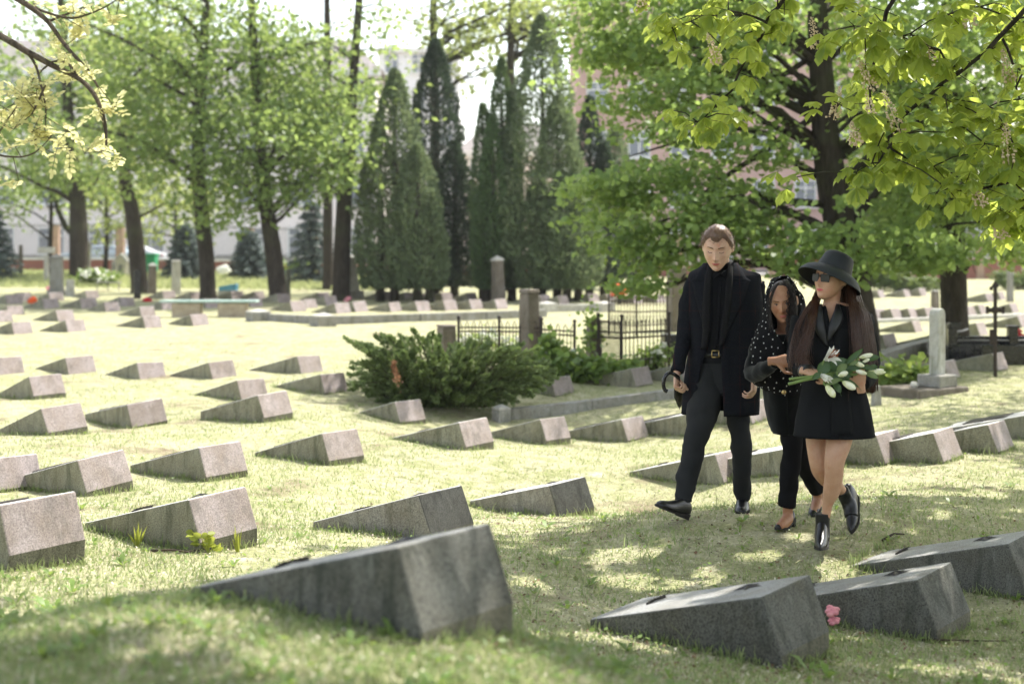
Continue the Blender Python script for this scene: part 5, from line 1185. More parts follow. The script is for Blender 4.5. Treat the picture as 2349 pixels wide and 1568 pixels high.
class Person:
    def __init__(s, label): s.label = label; s.src = MB(); s.parts = []
    def head(s, c, scale, yaw, pitch, roll):
        s.hm = Matrix.Translation(c) @ Matrix.Rotation(yaw, 4, 'Z') @ Matrix.Rotation(pitch, 4, 'X') @ Matrix.Rotation(roll, 4, 'Y') @ Matrix.Scale(scale, 4)
        s.src.rings([[s.hm @ p for p in r] for r in HEAD])
        for sg in (-1, 1):
            R = []
            for i in range(1, 7):
                a = math.pi*i/7; R.append([s.hm @ Vector((sg*(.079+.004*math.cos(b)+.012*(math.sin(a)*math.sin(b)*.5+.3)), .012+.02*math.sin(a)*math.cos(b)+.006*math.cos(a), -.004-.034*math.cos(a))) for b in np.linspace(0, 2*math.pi, 11)[:-1]])
            s.src.rings(R)
    def patch(s, name, outline, mat, lift=.0025, nx=10, nz=5):
        """a patch lying on the face: outline gives, for u in 0..1, x, z low, z high"""
        us = np.linspace(0, 1, nx); V = []
        for u in us:
            x, z0, z1 = outline(u)
            for v in np.linspace(0, 1, nz):
                z = z0+(z1-z0)*v; V.append(s.hm @ Vector((x, face_y(x, z)-lift*(1-(2*v-1)**4*.5)*(1 if 0 < u < 1 else .2), z)))
        Fq = [(i*nz+j, (i+1)*nz+j, (i+1)*nz+j+1, i*nz+j+1) for i in range(nx-1) for j in range(nz-1)]
        mb = MB(); mb.add(V, Fq); s.keep(mb.build(name, mat, smooth=True))
    def face(s, lip, closed=True, brow_tilt=0):
        for sg in (-1, 1):
            s.patch('eyebrow', lambda u: (sg*(.014+.034*u), .0285+.0045*math.sin(u*2.6)-brow_tilt*(1-u)-.003*(1-u*.6), .0285+.0045*math.sin(u*2.6)-brow_tilt*(1-u)+.003*(1-u*.7)), M['brow'])
            if closed: s.patch('eyelash', lambda u: (sg*(.019+.026*u), .004-.004*math.sin(u*math.pi)-.0012, .004-.004*math.sin(u*math.pi)+.0016), M['lash'])
            else:
                s.patch('eye', lambda u: (sg*(.019+.025*u), .008-.0045*math.sin(u*math.pi), .008+.005*math.sin(u*math.pi)), M['eye'], .001)
                s.patch('pupil', lambda u: (sg*(.0245+.0135*u), .008-.0048*math.sin(u*math.pi), .008+.005*math.sin(u*math.pi)), M['lash'], .002, 7)
                s.patch('eyelash', lambda u: (sg*(.017+.029*u), .0095+.005*math.sin(u*math.pi)-.001, .0095+.005*math.sin(u*math.pi)+.0022), M['lash'], .003)
        s.patch('lips', lambda u: (-.023+.046*u, -.062-.0085*math.sin(u*math.pi)**.8, -.0615+.0065*math.sin(u*math.pi)**.7-.002*math.exp(-((u-.5)/.08)**2)), lip, .0025, 13, 6)
    def hand(s, wrist, fd, pn, ts, size=1, curl=(30, 40, 25), spread=.08, thumb=.5):
        f = Vector(fd).normalized(); p = Vector(pn); p = (p-f*p.dot(f)).normalized(); sd = f.cross(p)*ts
        L = .092*size; w = .041*size; t = .0155*size; m = s.src; o = Vector(wrist)
        path = [o-f*.05*size, o, o+f*L*.45, o+f*L*.85, o+f*L*1.02]
        m.tube(path, [(.027*size,.021*size),(.028*size,.019*size),(w*.98,t*1.15),(w,t),(w*.9,t*.7)], 14, ref=sd)
        for k, (off, ln) in enumerate(((.75,.068),(.27,.077),(-.22,.072),(-.68,.057))):
            b = o+f*L*(.93-.03*abs(k-1.3))+sd*w*off; ang = off*spread; d = (f+sd*ang).normalized(); P = [b-d*.02*size, b]; q = b; a = 0
            for seg, cu in zip((.46,.31,.23), curl):
                a += math.radians(cu*(1+.06*k)); q = q+(d*math.cos(a)+p*math.sin(a))*ln*size*seg*1.25; P.append(q)
            r = .0088*size*(1 if k < 3 else .86); Q = crom([tuple(x) for x in P], 3); m.tube([Vector(x) for x in Q], [r*1.08*(1-.28*i/(len(Q)-1)) for i in range(len(Q))], 9)
        b = o+f*L*.22+sd*w*.7; d1 = (f*.62+sd*.75+p*thumb).normalized(); d2 = (f*.9+sd*.2+p*thumb*1.3).normalized()
        P = [b-d1*.015*size, b+d1*.03*size, b+d1*.052*size, b+d1*.052*size+d2*.027*size, b+d1*.052*size+d2*.045*size]; Q = crom([tuple(x) for x in P], 3)
        m.tube([Vector(x) for x in Q], [(.0135-.006*i/(len(Q)-1))*size for i in range(len(Q))], 9)
    def keep(s, o, parent=None): s.parts.append((o, parent)); return o
    def finish(s, base, mat, voxel=.0045):
        o = s.src.build('person', mat, smooth=True); m = o.modifiers.new('union', 'REMESH'); m.mode = 'VOXEL'; m.voxel_size = voxel; m.use_smooth_shade = True
        k = o.modifiers.new('soft', 'SMOOTH'); k.factor = .5; k.iterations = 3
        me = bpy.data.meshes.new_from_object(o.evaluated_get(bpy.context.evaluated_depsgraph_get())); o.modifiers.clear(); old = o.data; o.data = me; bpy.data.meshes.remove(old)
        me.name = 'person'; me.materials.clear(); me.materials.append(mat); sh = Matrix.Translation(-Vector(base)); me.transform(sh); o.location = base
        for c, par in s.parts: c.data.transform(sh); c.parent = par or o
        return tag(o, s.label, 'person', 'mourners walking together')
def shell(levels, dc, n=44, m=5, ex=.82, th=.01):
    """garment from horizontal outlines: py, left, right, opening left, opening right (None: closed), depth in front, depth behind, centre shift"""
    Lv = []
    for l in levels:
        py, xl, xr, ol, orr, bf, bb = l[:7]; sh = l[7] if len(l) > 7 else 0; mid = (xl+xr)/2
        Lv.append([py, xl, xr, mid if ol is None else ol, mid if orr is None else orr, bf, bb, sh])
    B = crom(Lv, m); R = []
    for py, xl, xr, ol, orr, bf, bb, sh in B:
        d = dc+sh; s = d/F; cx = (xl+xr)/2; a = max((xr-xl)/2, 2); c = HC-(py-HY)*s; ring = []
        def ang(x): u = max(-.999, min(.999, (x-cx)/a)); return math.acos(math.copysign(abs(u)**(1/ex), u))
        t0 = ang(ol); t1 = ang(orr)                   # front angles measured from the right
        for k in range(n):
            t = t0+(2*math.pi-t0+t1)*k/(n-1)
            X = cx+a*math.copysign(abs(math.cos(t))**ex, math.cos(t)); sn = math.sin(t); b = bf if sn > 0 else bb
            ring.append(Vector(((X-CX)*s, d-b*math.copysign(abs(sn)**ex, sn), c)))
        R.append(ring)
    return R, B
def shell_obj(name, levels, dc, mat, th=.009, **k):
    R, B = shell(levels, dc, **k); mb = MB(); mb.rings(R, closed=False); o = mb.build(name, mat, smooth=True)
    if th: q = o.modifiers.new('thick', 'SOLIDIFY'); q.thickness = th; q.offset = -1
    return o, B
def front_at(B, dc, px, py, ex=.82):
    i = int(np.argmin(abs(B[:,0]-py))); _, xl, xr, ol, orr, bf, bb, sh = B[i]; cx = (xl+xr)/2; a = (xr-xl)/2; u = min(.999, abs((px-cx)/a))
    return dc+sh-bf*(1-u**(2/ex))**(ex/2)
def strip(name, B, dc, rows, mat, lift=.014, nx=5, th=.004):
    """flat facing lying on a garment: rows of py, x inner, x outer"""
    Rw = crom(rows, 4); V = []
    for py, xi, xo in Rw:
        for v in np.linspace(0, 1, nx):
            x = xi+(xo-xi)*v; V.append(W(x, py, front_at(B, dc, x, py)-lift*(.55+.45*math.sin(v*math.pi*.8+.3))))
    mb = MB(); mb.add(V, [(i*nx+j, i*nx+j+1, (i+1)*nx+j+1, (i+1)*nx+j) for i in range(len(Rw)-1) for j in range(nx-1)]); o = mb.build(name, mat, smooth=True)
    q = o.modifiers.new('thick', 'SOLIDIFY'); q.thickness = th; q.offset = 0; return o
def shoe(per, heel, toe, up, width=.088, kind='shoe', heel_h=.025, mat=None, shaft=None):
    h = Vector(heel); f = Vector(toe)-h; L = f.length; f.normalize(); u = Vector(up); u = (u-f*u.dot(f)).normalized(); r = f.cross(u)
    if kind == 'shoe': prof = [(0,.62,.062),(.06,.8,.082),(.2,.82,.096),(.34,.8,.092),(.5,.9,.07),(.68,1,.052),(.84,.9,.044),(.95,.62,.034),(1,.25,.018)]
    elif kind == 'boot': prof = [(0,.66,.1),(.06,.86,.13),(.2,.88,.14),(.34,.84,.125),(.5,.88,.09),(.68,.86,.056),(.84,.6,.04),(.95,.28,.026),(1,.06,.014)]
    else: prof = [(0,.55,.05),(.06,.7,.055),(.2,.7,.036),(.4,.74,.026),(.6,.9,.03),(.78,.85,.036),(.9,.6,.03),(.97,.35,.022),(1,.12,.012)]
    mb = MB(); R = []
    for s, w, hh in prof:
        w *= width/2; c = h+f*(s*L)
        lift = heel_h*max(0, 1-s/.55)
        R.append([c+r*(w*x)+u*(lift*.999+z*hh) for x, z in ((-1,.04),(-1.0,.3),(-.82,.68),(-.45,.94),(0,1),(.45,.94),(.82,.68),(1.0,.3),(1,.04),(0,0))])
    mb.rings(R)
    if kind == 'boot' and shaft: limb(mb, shaft, 18, 6)
    o = mb.build('shoe' if kind != 'boot' else 'boot', mat or M['leather'], smooth=True); sub(o, 1); per.keep(o)
    ms = MB(); R = []
    for s, w, hh in prof:
        w *= width/2*1.06; c = h+f*(s*L); lift = heel_h*max(0, 1-s/.55)
        R.append([c+r*(w*x)+u*(lift+z) for x, z in ((-1,-.009),(1,-.009),(1,.004),(-1,.004))])
    ms.rings(R); hb = [(.0,.55),(.02,.7),(.2 if kind == 'shoe' else .17,.7)]
    HR = [[h+f*(s*L)+r*(width/2*w*x)+u*z for x, z in ((-1,-.008 if kind == 'shoe' else -.004),(1,-.008 if kind == 'shoe' else -.004),(1,heel_h),(-1,heel_h))] for s, w in hb]
    ms.rings(HR); q = ms.build('sole', M['sole']); per.keep(q, o); return o, (h, f, u, r, L)

# ---- the man
def man():
    P = Person('tall young man in a long dark coat over a black shirt, walking with head bowed'); D = 9.05
    P.head(W(1646, 567, 8.91), 1.12, R_(-15), R_(22), R_(2)); P.face(M['lip'], True)
    m = P.src
    limb(m, [(1650,590,9.0,.062),(1652,612,9.03,.06),(1654,632,9.05,.07)])
    limb(m, [(1656,622,9.05,(.08,.07)),(1660,645,9.05,(.19,.09)),(1660,720,9.05,(.17,.1)),(1655,800,9.05,(.12,.08)),(1650,850,9.05,(.12,.08)),(1650,880,9.05,(.1,.07))])
    LA = [(1596,645,9.05,.06),(1580,690,9.05,.058),(1571,770,9.03,.05),(1563,800,9.0,.044),(1553,852,8.95,.038)]; RA = [(1733,648,9.05,.062),(1740,700,9.08,.06),(1743,775,9.06,.054),(1738,820,8.96,.048),(1731,864,8.86,.04)]
    for A in (LA, RA): limb(m, [(a, b, c, r*.72) for a, b, c, r in A])
    P.hand(W(1553,858,8.95), (-.1,-.35,-.93), (1,-.3,0), -1, 1.05, (62,80,45), thumb=.7)
    P.hand(W(1731,866,8.86), (-.12,-.3,-.94), (-.9,.45,.1), 1, 1.0, (34,48,34), thumb=.35)
    LL = [(1624,835,9.05,.1),(1619,900,9.0,.1),(1611,948,8.95,.098),(1600,988,8.9,.073),(1590,1036,8.87,.069),(1577,1095,8.83,.063),(1570,1130,8.81,.058),(1567,1148,8.8,.054)]
    RL = [(1685,835,9.05,.1),(1690,900,9.05,.095),(1692,950,9.05,.078),(1698,1007,9.04,.066),(1702,1060,9.08,.063),(1703,1110,9.14,.06),(1703,1142,9.17,.052)]
    for A in (LL, RL): limb(m, [(a, b, c, r*.7) for a, b, c, r in A])
    limb(m, [(1567,1140,8.8,.034),(1567,1163,8.8,.03),(1556,1166,8.74,.022)]); limb(m, [(1703,1135,9.17,.034),(1703,1156,9.18,.028),(1702,1162,9.12,.02)])
    lev = [(604,1616,1690,1633,1671,.075,.075),(614,1604,1706,1631,1669,.09,.09),(624,1586,1736,1630,1668,.105,.11),(636,1579,1747,1629,1667,.125,.125),(680,1576,1749,1627,1664,.15,.135),(740,1578,1747,1626,1655,.15,.135),(790,1578,1745,1618,1650,.145,.13),(830,1574,1743,1604,1649,.15,.135),(880,1569,1741,1595,1650,.155,.145),(948,1562,1737,1586,1652,.165,.155)]
    coat, B = shell_obj('coat', lev, D, M['coat'], n=52); wrinkle(coat, .017, (8,8,2.5)); P.keep(coat)
    sl = MB(); limb(sl, LA, 18, 7); limb(sl, RA, 18, 7); o = sl.build('sleeves', M['coat'], smooth=True); wrinkle(o, .014, (9,9,17), 4); P.keep(o, coat)
    for nm, rows in (('lapel', [(603,1634,1614),(622,1631,1601),(636,1629,1593),(644,1628,1584),(650,1628,1587),(700,1626,1599),(760,1624,1616),(795,1616,1613)]), ('lapel', [(603,1671,1692),(622,1668,1704),(636,1667,1712),(644,1666,1722),(650,1666,1718),(700,1661,1702),(760,1652,1672),(795,1650,1654)])):
        P.keep(strip(nm, B, D, rows, M['coat'], .016), coat)
    for rows in ([(602,1636,1626),(640,1632,1618),(700,1629,1612),(760,1627,1612),(800,1620,1608)], [(602,1670,1680),(640,1667,1680),(700,1662,1676),(760,1655,1666),(790,1651,1658)]):
        P.keep(strip('scarf', B, D, rows, M['knit'], .026, 6, .01))
    lv2 = [(608,1626,1680,None,None,.07,.06),(618,1612,1700,None,None,.085,.07),(640,1590,1734,None,None,.105,.1),(700,1590,1736,None,None,.125,.11),(760,1592,1732,None,None,.12,.1),(812,1594,1722,None,None,.115,.1),(830,1592,1722,None,None,.115,.1)]
    sh, B2 = shell_obj('shirt', lv2, D, M['shirt'], th=0); wrinkle(sh, .008, (14,14,6), 2); P.keep(sh)
    cm = MB()
    for pts in ([(1627,600,8.955),(1640,617,8.925),(1652,628,8.915),(1636,640,8.925),(1629,620,8.945)], [(1684,597,8.965),(1668,617,8.93),(1653,628,8.915),(1668,640,8.925),(1683,618,8.945)]):
        cm.add([W(*p) for p in pts], [(0,1,2,3,4)])
    c = cm.build('collar', M['shirt']); q = c.modifiers.new('thick', 'SOLIDIFY'); q.thickness = .005; P.keep(c, sh)
    cm = MB(); limb(cm, [(1655,598,9.02,.071),(1655,610,9.03,.073)], 20); P.keep(cm.build('collar_band', M['shirt'], smooth=True), sh)
    pm = strip('placket', B2, D, [(640,1648,1656),(720,1644,1652),(800,1638,1646)], M['shirt'], .005); P.keep(pm, sh)
    bm = MB()
    for py in (655, 690, 725, 760, 795): x = 1653-(py-640)*.06; q = W(x, py, front_at(B2, D, x, py)-.009); bm.ball(q, (.005,.003,.005), 7, 5)
    P.keep(bm.build('button', M['black_stone']), sh)
    tm = MB(); limb(tm, LL, 20, 6); limb(tm, RL, 20, 6); limb(tm, [(1656,800,9.05,(.175,.115)),(1655,840,9.05,(.18,.12)),(1654,880,9.04,(.17,.12)),(1652,905,9.03,(.1,.09))], 20); tr_ = tm.build('trousers', M['trouser_grey'], smooth=True); wrinkle(tr_, .014, (10,10,13), 7); P.keep(tr_)
    be, B3 = shell_obj('belt', [(805,1593,1722,None,None,.124,.11),(817,1593,1722,None,None,.124,.11)], D, M['leather'], th=.006, m=2); P.keep(be)
    bk = MB(); q = front_at(B3, D, 1641, 811)-.008
    for a, b in (((1633,804),(1649,804)),((1649,804),(1649,819)),((1649,819),(1633,819)),((1633,819),(1633,804))): bk.tube([W(*a, q), W(*b, q)], .0035, 6)
    P.keep(bk.build('buckle', M['gold'], smooth=True), be)
    for px, py in ((1613,748),(1610,799)): bb = MB(); x = px; q = W(x, py, front_at(B, D, x, py)-.012); bb.ball(q, (.009,.005,.009), 10, 6); P.keep(bb.build('button', M['black_stone'], smooth=True), coat)
    shoe(P, W(1572,1187,8.81), W(1508,1158,8.60), (-.15,-.35,.9), .1); shoe(P, W(1704,1162,9.26), W(1701,1177,8.98), (0,.1,1), .1)
    # hair: close cropped, higher at the temples
    R = []; hb = MB(); nu = len(HEAD[0]); V = []; idx = {}
    def line(j):
        a = abs((2*math.pi*j/nu+math.pi) % (2*math.pi)-math.pi); return np.interp(a, [0,.35,.62,.9,1.25,1.5,1.75,2.2,math.pi], [.058,.063,.078,.062,.018,-.014,-.005,-.05,-.075])
    G_ = []
    for i, row in enumerate(HEAD):
        for j, p in enumerate(row):
            over = p.z-line(j); k = min(1, max(0, over/.03)); n_ = Vector((p.x/.076**2, p.y/.098**2, p.z/.118**2)).normalized(); nz = mnoise.noise(p*70)
            idx[(i,j)] = len(V); V.append(P.hm @ (p+n_*(-.002+k*(.0145+.005*nz)))); G_.append(over > -.012)
    Fq = [(idx[(i,j)], idx[(i,(j+1)%nu)], idx[(i+1,(j+1)%nu)], idx[(i+1,j)]) for i in range(len(HEAD)-1) for j in range(nu) if all(G_[idx[q]] for q in ((i,j),(i,(j+1)%nu),(i+1,(j+1)%nu),(i+1,j)))]
    hb.add(V, Fq); rnd = random.Random(5); inv = P.hm.to_3x3()
    for i, row in enumerate(HEAD):                   # cropped hairs standing off the scalp
        for j, p in enumerate(row):
            if p.z-line(j) < -.004 or i < 4 or (i < 9 and j % 3): continue
            n_ = Vector((p.x/.079**2, p.y/.098**2, p.z/.118**2)).normalized()
            for _ in range(3):
                q = p+n_*.011+Vector((rnd.gauss(0,.004), rnd.gauss(0,.004), rnd.gauss(0,.004))); e = q+n_*rnd.uniform(.003,.009)+Vector((rnd.gauss(0,.004), -.004*rnd.random(), rnd.gauss(-.003,.003)))
                hb.tube([P.hm @ q, P.hm @ e], [.0013, .0006], 3)
    h = hb.build('hair', M['hair_short'], smooth=True); P.keep(h)
    P.finish(Vector((1.3, 9.0, T(1.3, 9.0))), M['skin_man'])
man()

# ---- the woman in the dotted scarf
def strands(name, guides, n, mat, r=.004, jit=.02, seed=1):
    """locks of hair following guide curves (lists of points)"""
    rnd = random.Random(seed); mb = MB(); Gd = [crom([tuple(p) for p in g], 4) for g in guides]; L = min(len(g) for g in Gd)
    for _ in range(n):
        a = rnd.randrange(len(Gd)-1) if len(Gd) > 1 else 0; t = rnd.random(); g0 = Gd[a]; g1 = Gd[min(a+1, len(Gd)-1)]; of = np.array([rnd.gauss(0,1), rnd.gauss(0,1), rnd.gauss(0,.6)])*jit; ph = rnd.random()*6; ln = L-rnd.randrange(0, max(1, L//5))
        P = []
        for i in range(ln):
            s = i/(L-1); P.append(Vector(g0[i]*(1-t)+g1[i]*t+of*(.25+.75*s)+np.array([math.sin(ph+s*5), math.cos(ph+s*4), 0])*jit*.3))
        k = r*rnd.uniform(.6, 1.3); mb.tube(P, [(k*(1-.75*(i/(ln-1))**2), k*.5) for i in range(ln)], 5)
    return mb.build(name, mat, smooth=True)
def scarf_woman():
    P = Person('woman in a black headscarf with white dots, between the man and the hatted woman'); D = 8.55
    P.head(W(1796, 692, 8.5), 1.0, R_(-15), R_(14), R_(-6)); P.face(M['lip'], False, .004); m = P.src
    limb(m, [(1800,715,8.54,.05),(1802,745,8.57,.052),(1803,765,8.6,.06)]); limb(m, [(1800,755,8.6,(.06,.06)),(1800,775,8.6,(.11,.07)),(1797,850,8.57,(.09,.07)),(1797,920,8.55,(.09,.08)),(1800,960,8.55,(.07,.06))])
    LA = [(1752,778,8.6,.055),(1733,820,8.55,.055),(1727,855,8.48,.052),(1745,852,8.36,.046),(1765,840,8.26,.04),(1779,830,8.2,.036)]; RA = [(1846,778,8.65,.055),(1852,830,8.7,.05),(1850,890,8.7,.042)]
    for A in (LA, RA): limb(m, [(a, b, c, r*.7) for a, b, c, r in A], ref=(0,1,0))
    P.hand(W(1780,828,8.19), (.93,-.2,.05), (.15,.95,-.25), -1, .95, (18,24,18), .16, .1)
    FL = [(1812,930,8.52,.095),(1817,975,8.5,.075),(1817,1022,8.48,.06),(1813,1075,8.5,.058),(1808,1124,8.52,.057),(1805,1160,8.53,.05)]; BL = [(1826,930,8.58,.095),(1834,990,8.62,.07),(1840,1040,8.68,.062),(1858,1085,8.82,.057),(1874,1120,8.95,.052)]
    for A in (FL, BL): limb(m, [(a, b, c, r*.68) for a, b, c, r in A])
    limb(m, [(1806,1150,8.54,.032),(1807,1176,8.55,.03),(1806,1190,8.53,.036),(1795,1202,8.47,.032),(1787,1207,8.43,.022)]); limb(m, [(1874,1115,8.95,.032),(1876,1140,8.98,.03),(1873,1158,8.95,.034),(1866,1178,8.88,.028)])
    jk, B = shell_obj('jacket', [(765,1765,1840,None,None,.1,.09),(790,1744,1852,None,None,.13,.11),(850,1748,1848,None,None,.125,.11),(905,1752,1842,None,None,.13,.12),(963,1762,1836,None,None,.135,.12),(991,1770,1832,None,None,.135,.12)], D, M['velvet']); wrinkle(jk, .014, (9,9,5), 3); P.keep(jk)
    sl = MB(); limb(sl, LA, 16, 6, (0,1,0)); limb(sl, RA, 16, 6); o = sl.build('sleeves', M['velvet'], smooth=True); wrinkle(o, .012, (16,16,16), 5); P.keep(o, jk)
    tm = MB(); limb(tm, FL, 18, 6); limb(tm, BL, 18, 6); t = tm.build('trousers', M['black_cloth'], smooth=True); wrinkle(t, .013, (10,10,12), 9); P.keep(t)
    lev = [(634,1786,1807,1789,1804,.035,.05,.05),(641,1775,1816,1779,1810,.06,.09,.03),(652,1768,1824,1773,1816,.075,.11,.0),(672,1761,1838,1768,1819,.07,.12,0),(692,1757,1846,1766,1820,.06,.13,0),(729,1748,1852,1764,1819,.09,.13,0),(752,1735,1858,1767,1812,.13,.13,0),(772,1727,1862,1779,1800,.15,.14,0),(797,1719,1862,1790,1792,.165,.14,0),(850,1716,1856,1790,1790.5,.175,.14,0),(878,1732,1840,1790,1790.5,.165,.12,0),(903,1772,1822,1796,1796.5,.15,.08,0)]
    sc, B2 = shell_obj('headscarf', lev, D, M['scarf_black'], n=56, th=.004); wrinkle(sc, .016, (11,11,4), 6); dot_pattern(sc, .034, .0046, M['dot_white']); P.keep(sc)
    hs = [[W(1803,641,8.46),W(1817,668,8.45),W(1823,700,8.44),W(1823,740,8.43),W(1818,790,8.40)], [W(1797,643,8.44),W(1812,660,8.42),W(1818,695,8.41),W(1816,735,8.41),W(1806,780,8.39)]]
    hr = strands('hair', hs, 230, M['hair_dark'], .002, .013, 3); P.keep(hr)
    cap = MB(); cap.rings([[P.hm @ Vector((.083*math.sin(t)*math.cos(a), .012-.1*math.sin(t)*math.sin(a)*(.93 if math.sin(a) > 0 else 1.05), .118*math.cos(t)+.008)) for a in np.linspace(0, 2*math.pi, 25)[:-1]] for t in np.linspace(.05, 1.0, 8)]); o = cap.build('hair_top', M['hair_dark'], smooth=True); P.keep(o, hr)
    hl = strands('curls', [[W(1788,648,8.42),W(1778,660,8.42),W(1768,685,8.44),W(1766,720,8.45),W(1772,770,8.42)], [W(1788,648,8.42),W(1776,664,8.42),W(1768,690,8.44),W(1767,725,8.45),W(1776,775,8.42)]], 22, M['hair_dark'], .0018, .006, 5); P.keep(hl, hr)
    cu = MB(); rnd = random.Random(12)
    for _ in range(75):
        x = rnd.uniform(1807, 1827); y = rnd.uniform(642, 752); z = 8.405+rnd.uniform(-.012,.02); pts = []; ph = rnd.random()*6; rr = rnd.uniform(.004,.009)
        for k in range(15): pts.append(W(x-3*math.sin((y-652)/32), y+k*2.6, z)+Vector((math.cos(ph+k*.8)*rr, math.sin(ph+k*.8)*rr, 0)))
        cu.tube(pts, [.0022]*14+[.0008], 4)
    P.keep(cu.build('ringlets', M['hair_dark'], smooth=True), hr)
    bt = MB(); q = W(1798,899,front_at(B2, D, 1798, 898)-.03); bt.ball(q, (.014,.006,.014), 12, 7); P.keep(bt.build('brooch', M['gold'], smooth=True), sc)
    shoe(P, W(1816,1206,8.62), W(1783,1211,8.42), (-.1,-.1,1), .085, 'pump', .05); shoe(P, W(1882,1142,9.05), W(1862,1187,8.85), (-.5,-.6,.55), .085, 'pump', .05)
    P.finish(Vector((1.62, 8.53, T(1.62, 8.53))), M['skin_mid'])
scarf_woman()

# ---- the woman in the hat
def hat_woman():
    P = Person('woman in a wide black hat, sunglasses and short black dress, with very long brown hair'); D = 8.05
    P.head(W(1906, 640, 8.03), 1.0, R_(-50), R_(-3), R_(2)); m = P.src
    P.face(M['lip_red'], True)
    limb(m, [(1910,665,8.05,.05),(1908,690,8.06,.046),(1907,708,8.07,.055)]); limb(m, [(1906,700,8.07,(.07,.06)),(1908,716,8.06,(.165,.075)),(1908,760,8.05,(.15,.105)),(1908,830,8.05,(.12,.09)),(1910,890,8.05,(.15,.1)),(1908,950,8.05,(.12,.09))])
    LA = [(1840,728,8.06,.055),(1832,770,8.05,.055),(1827,812,8.0,.051),(1829,838,7.92,.048),(1842,849,7.83,.043),(1855,852,7.76,.036)]; RA = [(1980,728,8.06,.055),(1993,780,8.1,.056),(1997,830,8.06,.051),(1994,862,7.95,.047),(1985,874,7.84,.042),(1978,880,7.77,.036)]
    for A in (LA, RA): limb(m, [(a, b, c, r*.72) for a, b, c, r in A])
    P.hand(W(1854,853,7.74), (.86,-.42,-.22), (.1,.5,-.85), 1, .92, (58,75,45), .04, .6)
    P.hand(W(1974,883,7.74), (-.16,-.2,.96), (.1,.95,.25), 1, .88, (8,22,18), .16, .3)
    limb(m, [(1925,925,8.05,.085),(1926,998,8.0,.0765),(1915,1054,7.95,.058),(1913,1089,7.97,.052),(1908,1124,8.02,.049),(1899,1153,8.05,.031),(1895,1180,8.06,.025),(1889,1210,8.07,.02)])
    limb(m, [(1880,925,8.1,.085),(1873,998,8.12,.064),(1879,1060,8.1,.056),(1888,1085,8.16,.054),(1908,1105,8.32,.05),(1930,1124,8.46,.03),(1940,1138,8.5,.022),(1950,1160,8.5,.018)])
    lev = [(697,1884,1926,1888,1917,.07,.06),(704,1862,1950,1888,1916,.085,.07),(711,1844,1972,1889,1914,.1,.085),(720,1835,1984,1889,1911,.115,.095),(745,1832,1988,1893,1901,.135,.11),(756,1833,1987,1898,1899,.14,.11),(790,1838,1982,1899,1899.5,.135,.11),(830,1846,1974,1900,1900.5,.12,.1),(860,1846,1977,1902,1902.5,.125,.11),(900,1840,1984,1904,1904.5,.14,.12),(950,1830,1994,1907,1907.5,.16,.14),(998,1820,2005,1909,1909.5,.18,.16)]
    dr, B = shell_obj('dress', lev, D, M['dress'], n=52); wrinkle(dr, .014, (9,9,3.5), 2); P.keep(dr)
    sl = MB(); limb(sl, LA, 16, 6); limb(sl, RA, 16, 6); o = sl.build('sleeves', M['dress'], smooth=True); wrinkle(o, .01, (16,16,16), 5); P.keep(o, dr)
    for A, b in ((LA, 3), (RA, 3)): pass
    cf = MB(); limb(cf, [(1846,850.5,7.80,.043),(1857,853,7.74,.040)], 16); P.keep(cf.build('cuff', M['satin'], smooth=True), dr)
    P.keep(strip('lapel', B, D, [(697,1886,1878),(712,1887,1874),(738,1890,1867),(765,1896,1874),(792,1899,1893)], M['satin'], .012), dr); P.keep(strip('lapel', B, D, [(697,1918,1925),(712,1914,1930),(729,1907,1935),(752,1899,1926),(782,1898,1902)], M['satin'], .016), dr)
    P.keep(strip('wrap_panel', B, D, [(792,1898,1930),(860,1902,1940),(930,1905,1952),(997,1907.5,1960)], M['dress'], .008, 6), dr)
    # hat: bell brim, tall rounded crown, leaning back
    ax = Vector((.42, .17, .9)).normalized(); c0 = W(1913, 621, 8.05); rot = Vector((0,0,1)).rotation_difference(ax).to_matrix()
    prof = [(.002,.098),(.035,.099),(.062,.096),(.077,.085),(.084,.064),(.092,.03),(.098,.002),(.104,-.006),(.122,-.013),(.15,-.03),(.172,-.056),(.181,-.076)]
    PR = crom(prof, 3); hm = MB(); hm.rings([[c0+rot @ Vector((r*1.0*math.cos(a), r*1.06*math.sin(a), z+.006*math.sin(2*a+1)*max(0,(r-.1)/.08))) for a in np.linspace(0, 2*math.pi, 41)[:-1]] for r, z in PR], caps=False); h = hm.build('hat', M['straw_hat'], smooth=True); q = h.modifiers.new('thick', 'SOLIDIFY'); q.thickness = .005; P.keep(h)
    # sunglasses
    gf = MB(); gl = MB()
    for sg in (-1, 1):
        x0 = sg*.033; q = [P.hm @ Vector((x0+a, -.104+abs(x0+a)*.25, .004+b)) for a, b in ((-.026,.019),(.026,.02),(.023,-.02),(-.022,-.02))]; gl.add(q, [(0,1,2,3)]); gf.tube(q+[q[0]], .0028, 6)
        gf.tube([P.hm @ Vector((sg*.059,-.09,.02)), P.hm @ Vector((sg*.083,-.03,.018)), P.hm @ Vector((sg*.084,.02,.012))], [(.006,.002)]*3, 6, ref=(0,0,1))
    gf.tube([P.hm @ Vector((-.009,-.107,.012)), P.hm @ Vector((0,-.112,.014)), P.hm @ Vector((.009,-.107,.012))], .0028, 6); f = gf.build('sunglasses', M['black_stone'], smooth=True); P.keep(f)
    q = gl.build('lens', M['lens']); so = q.modifiers.new('thick', 'SOLIDIFY'); so.thickness = .002; P.keep(q, f)
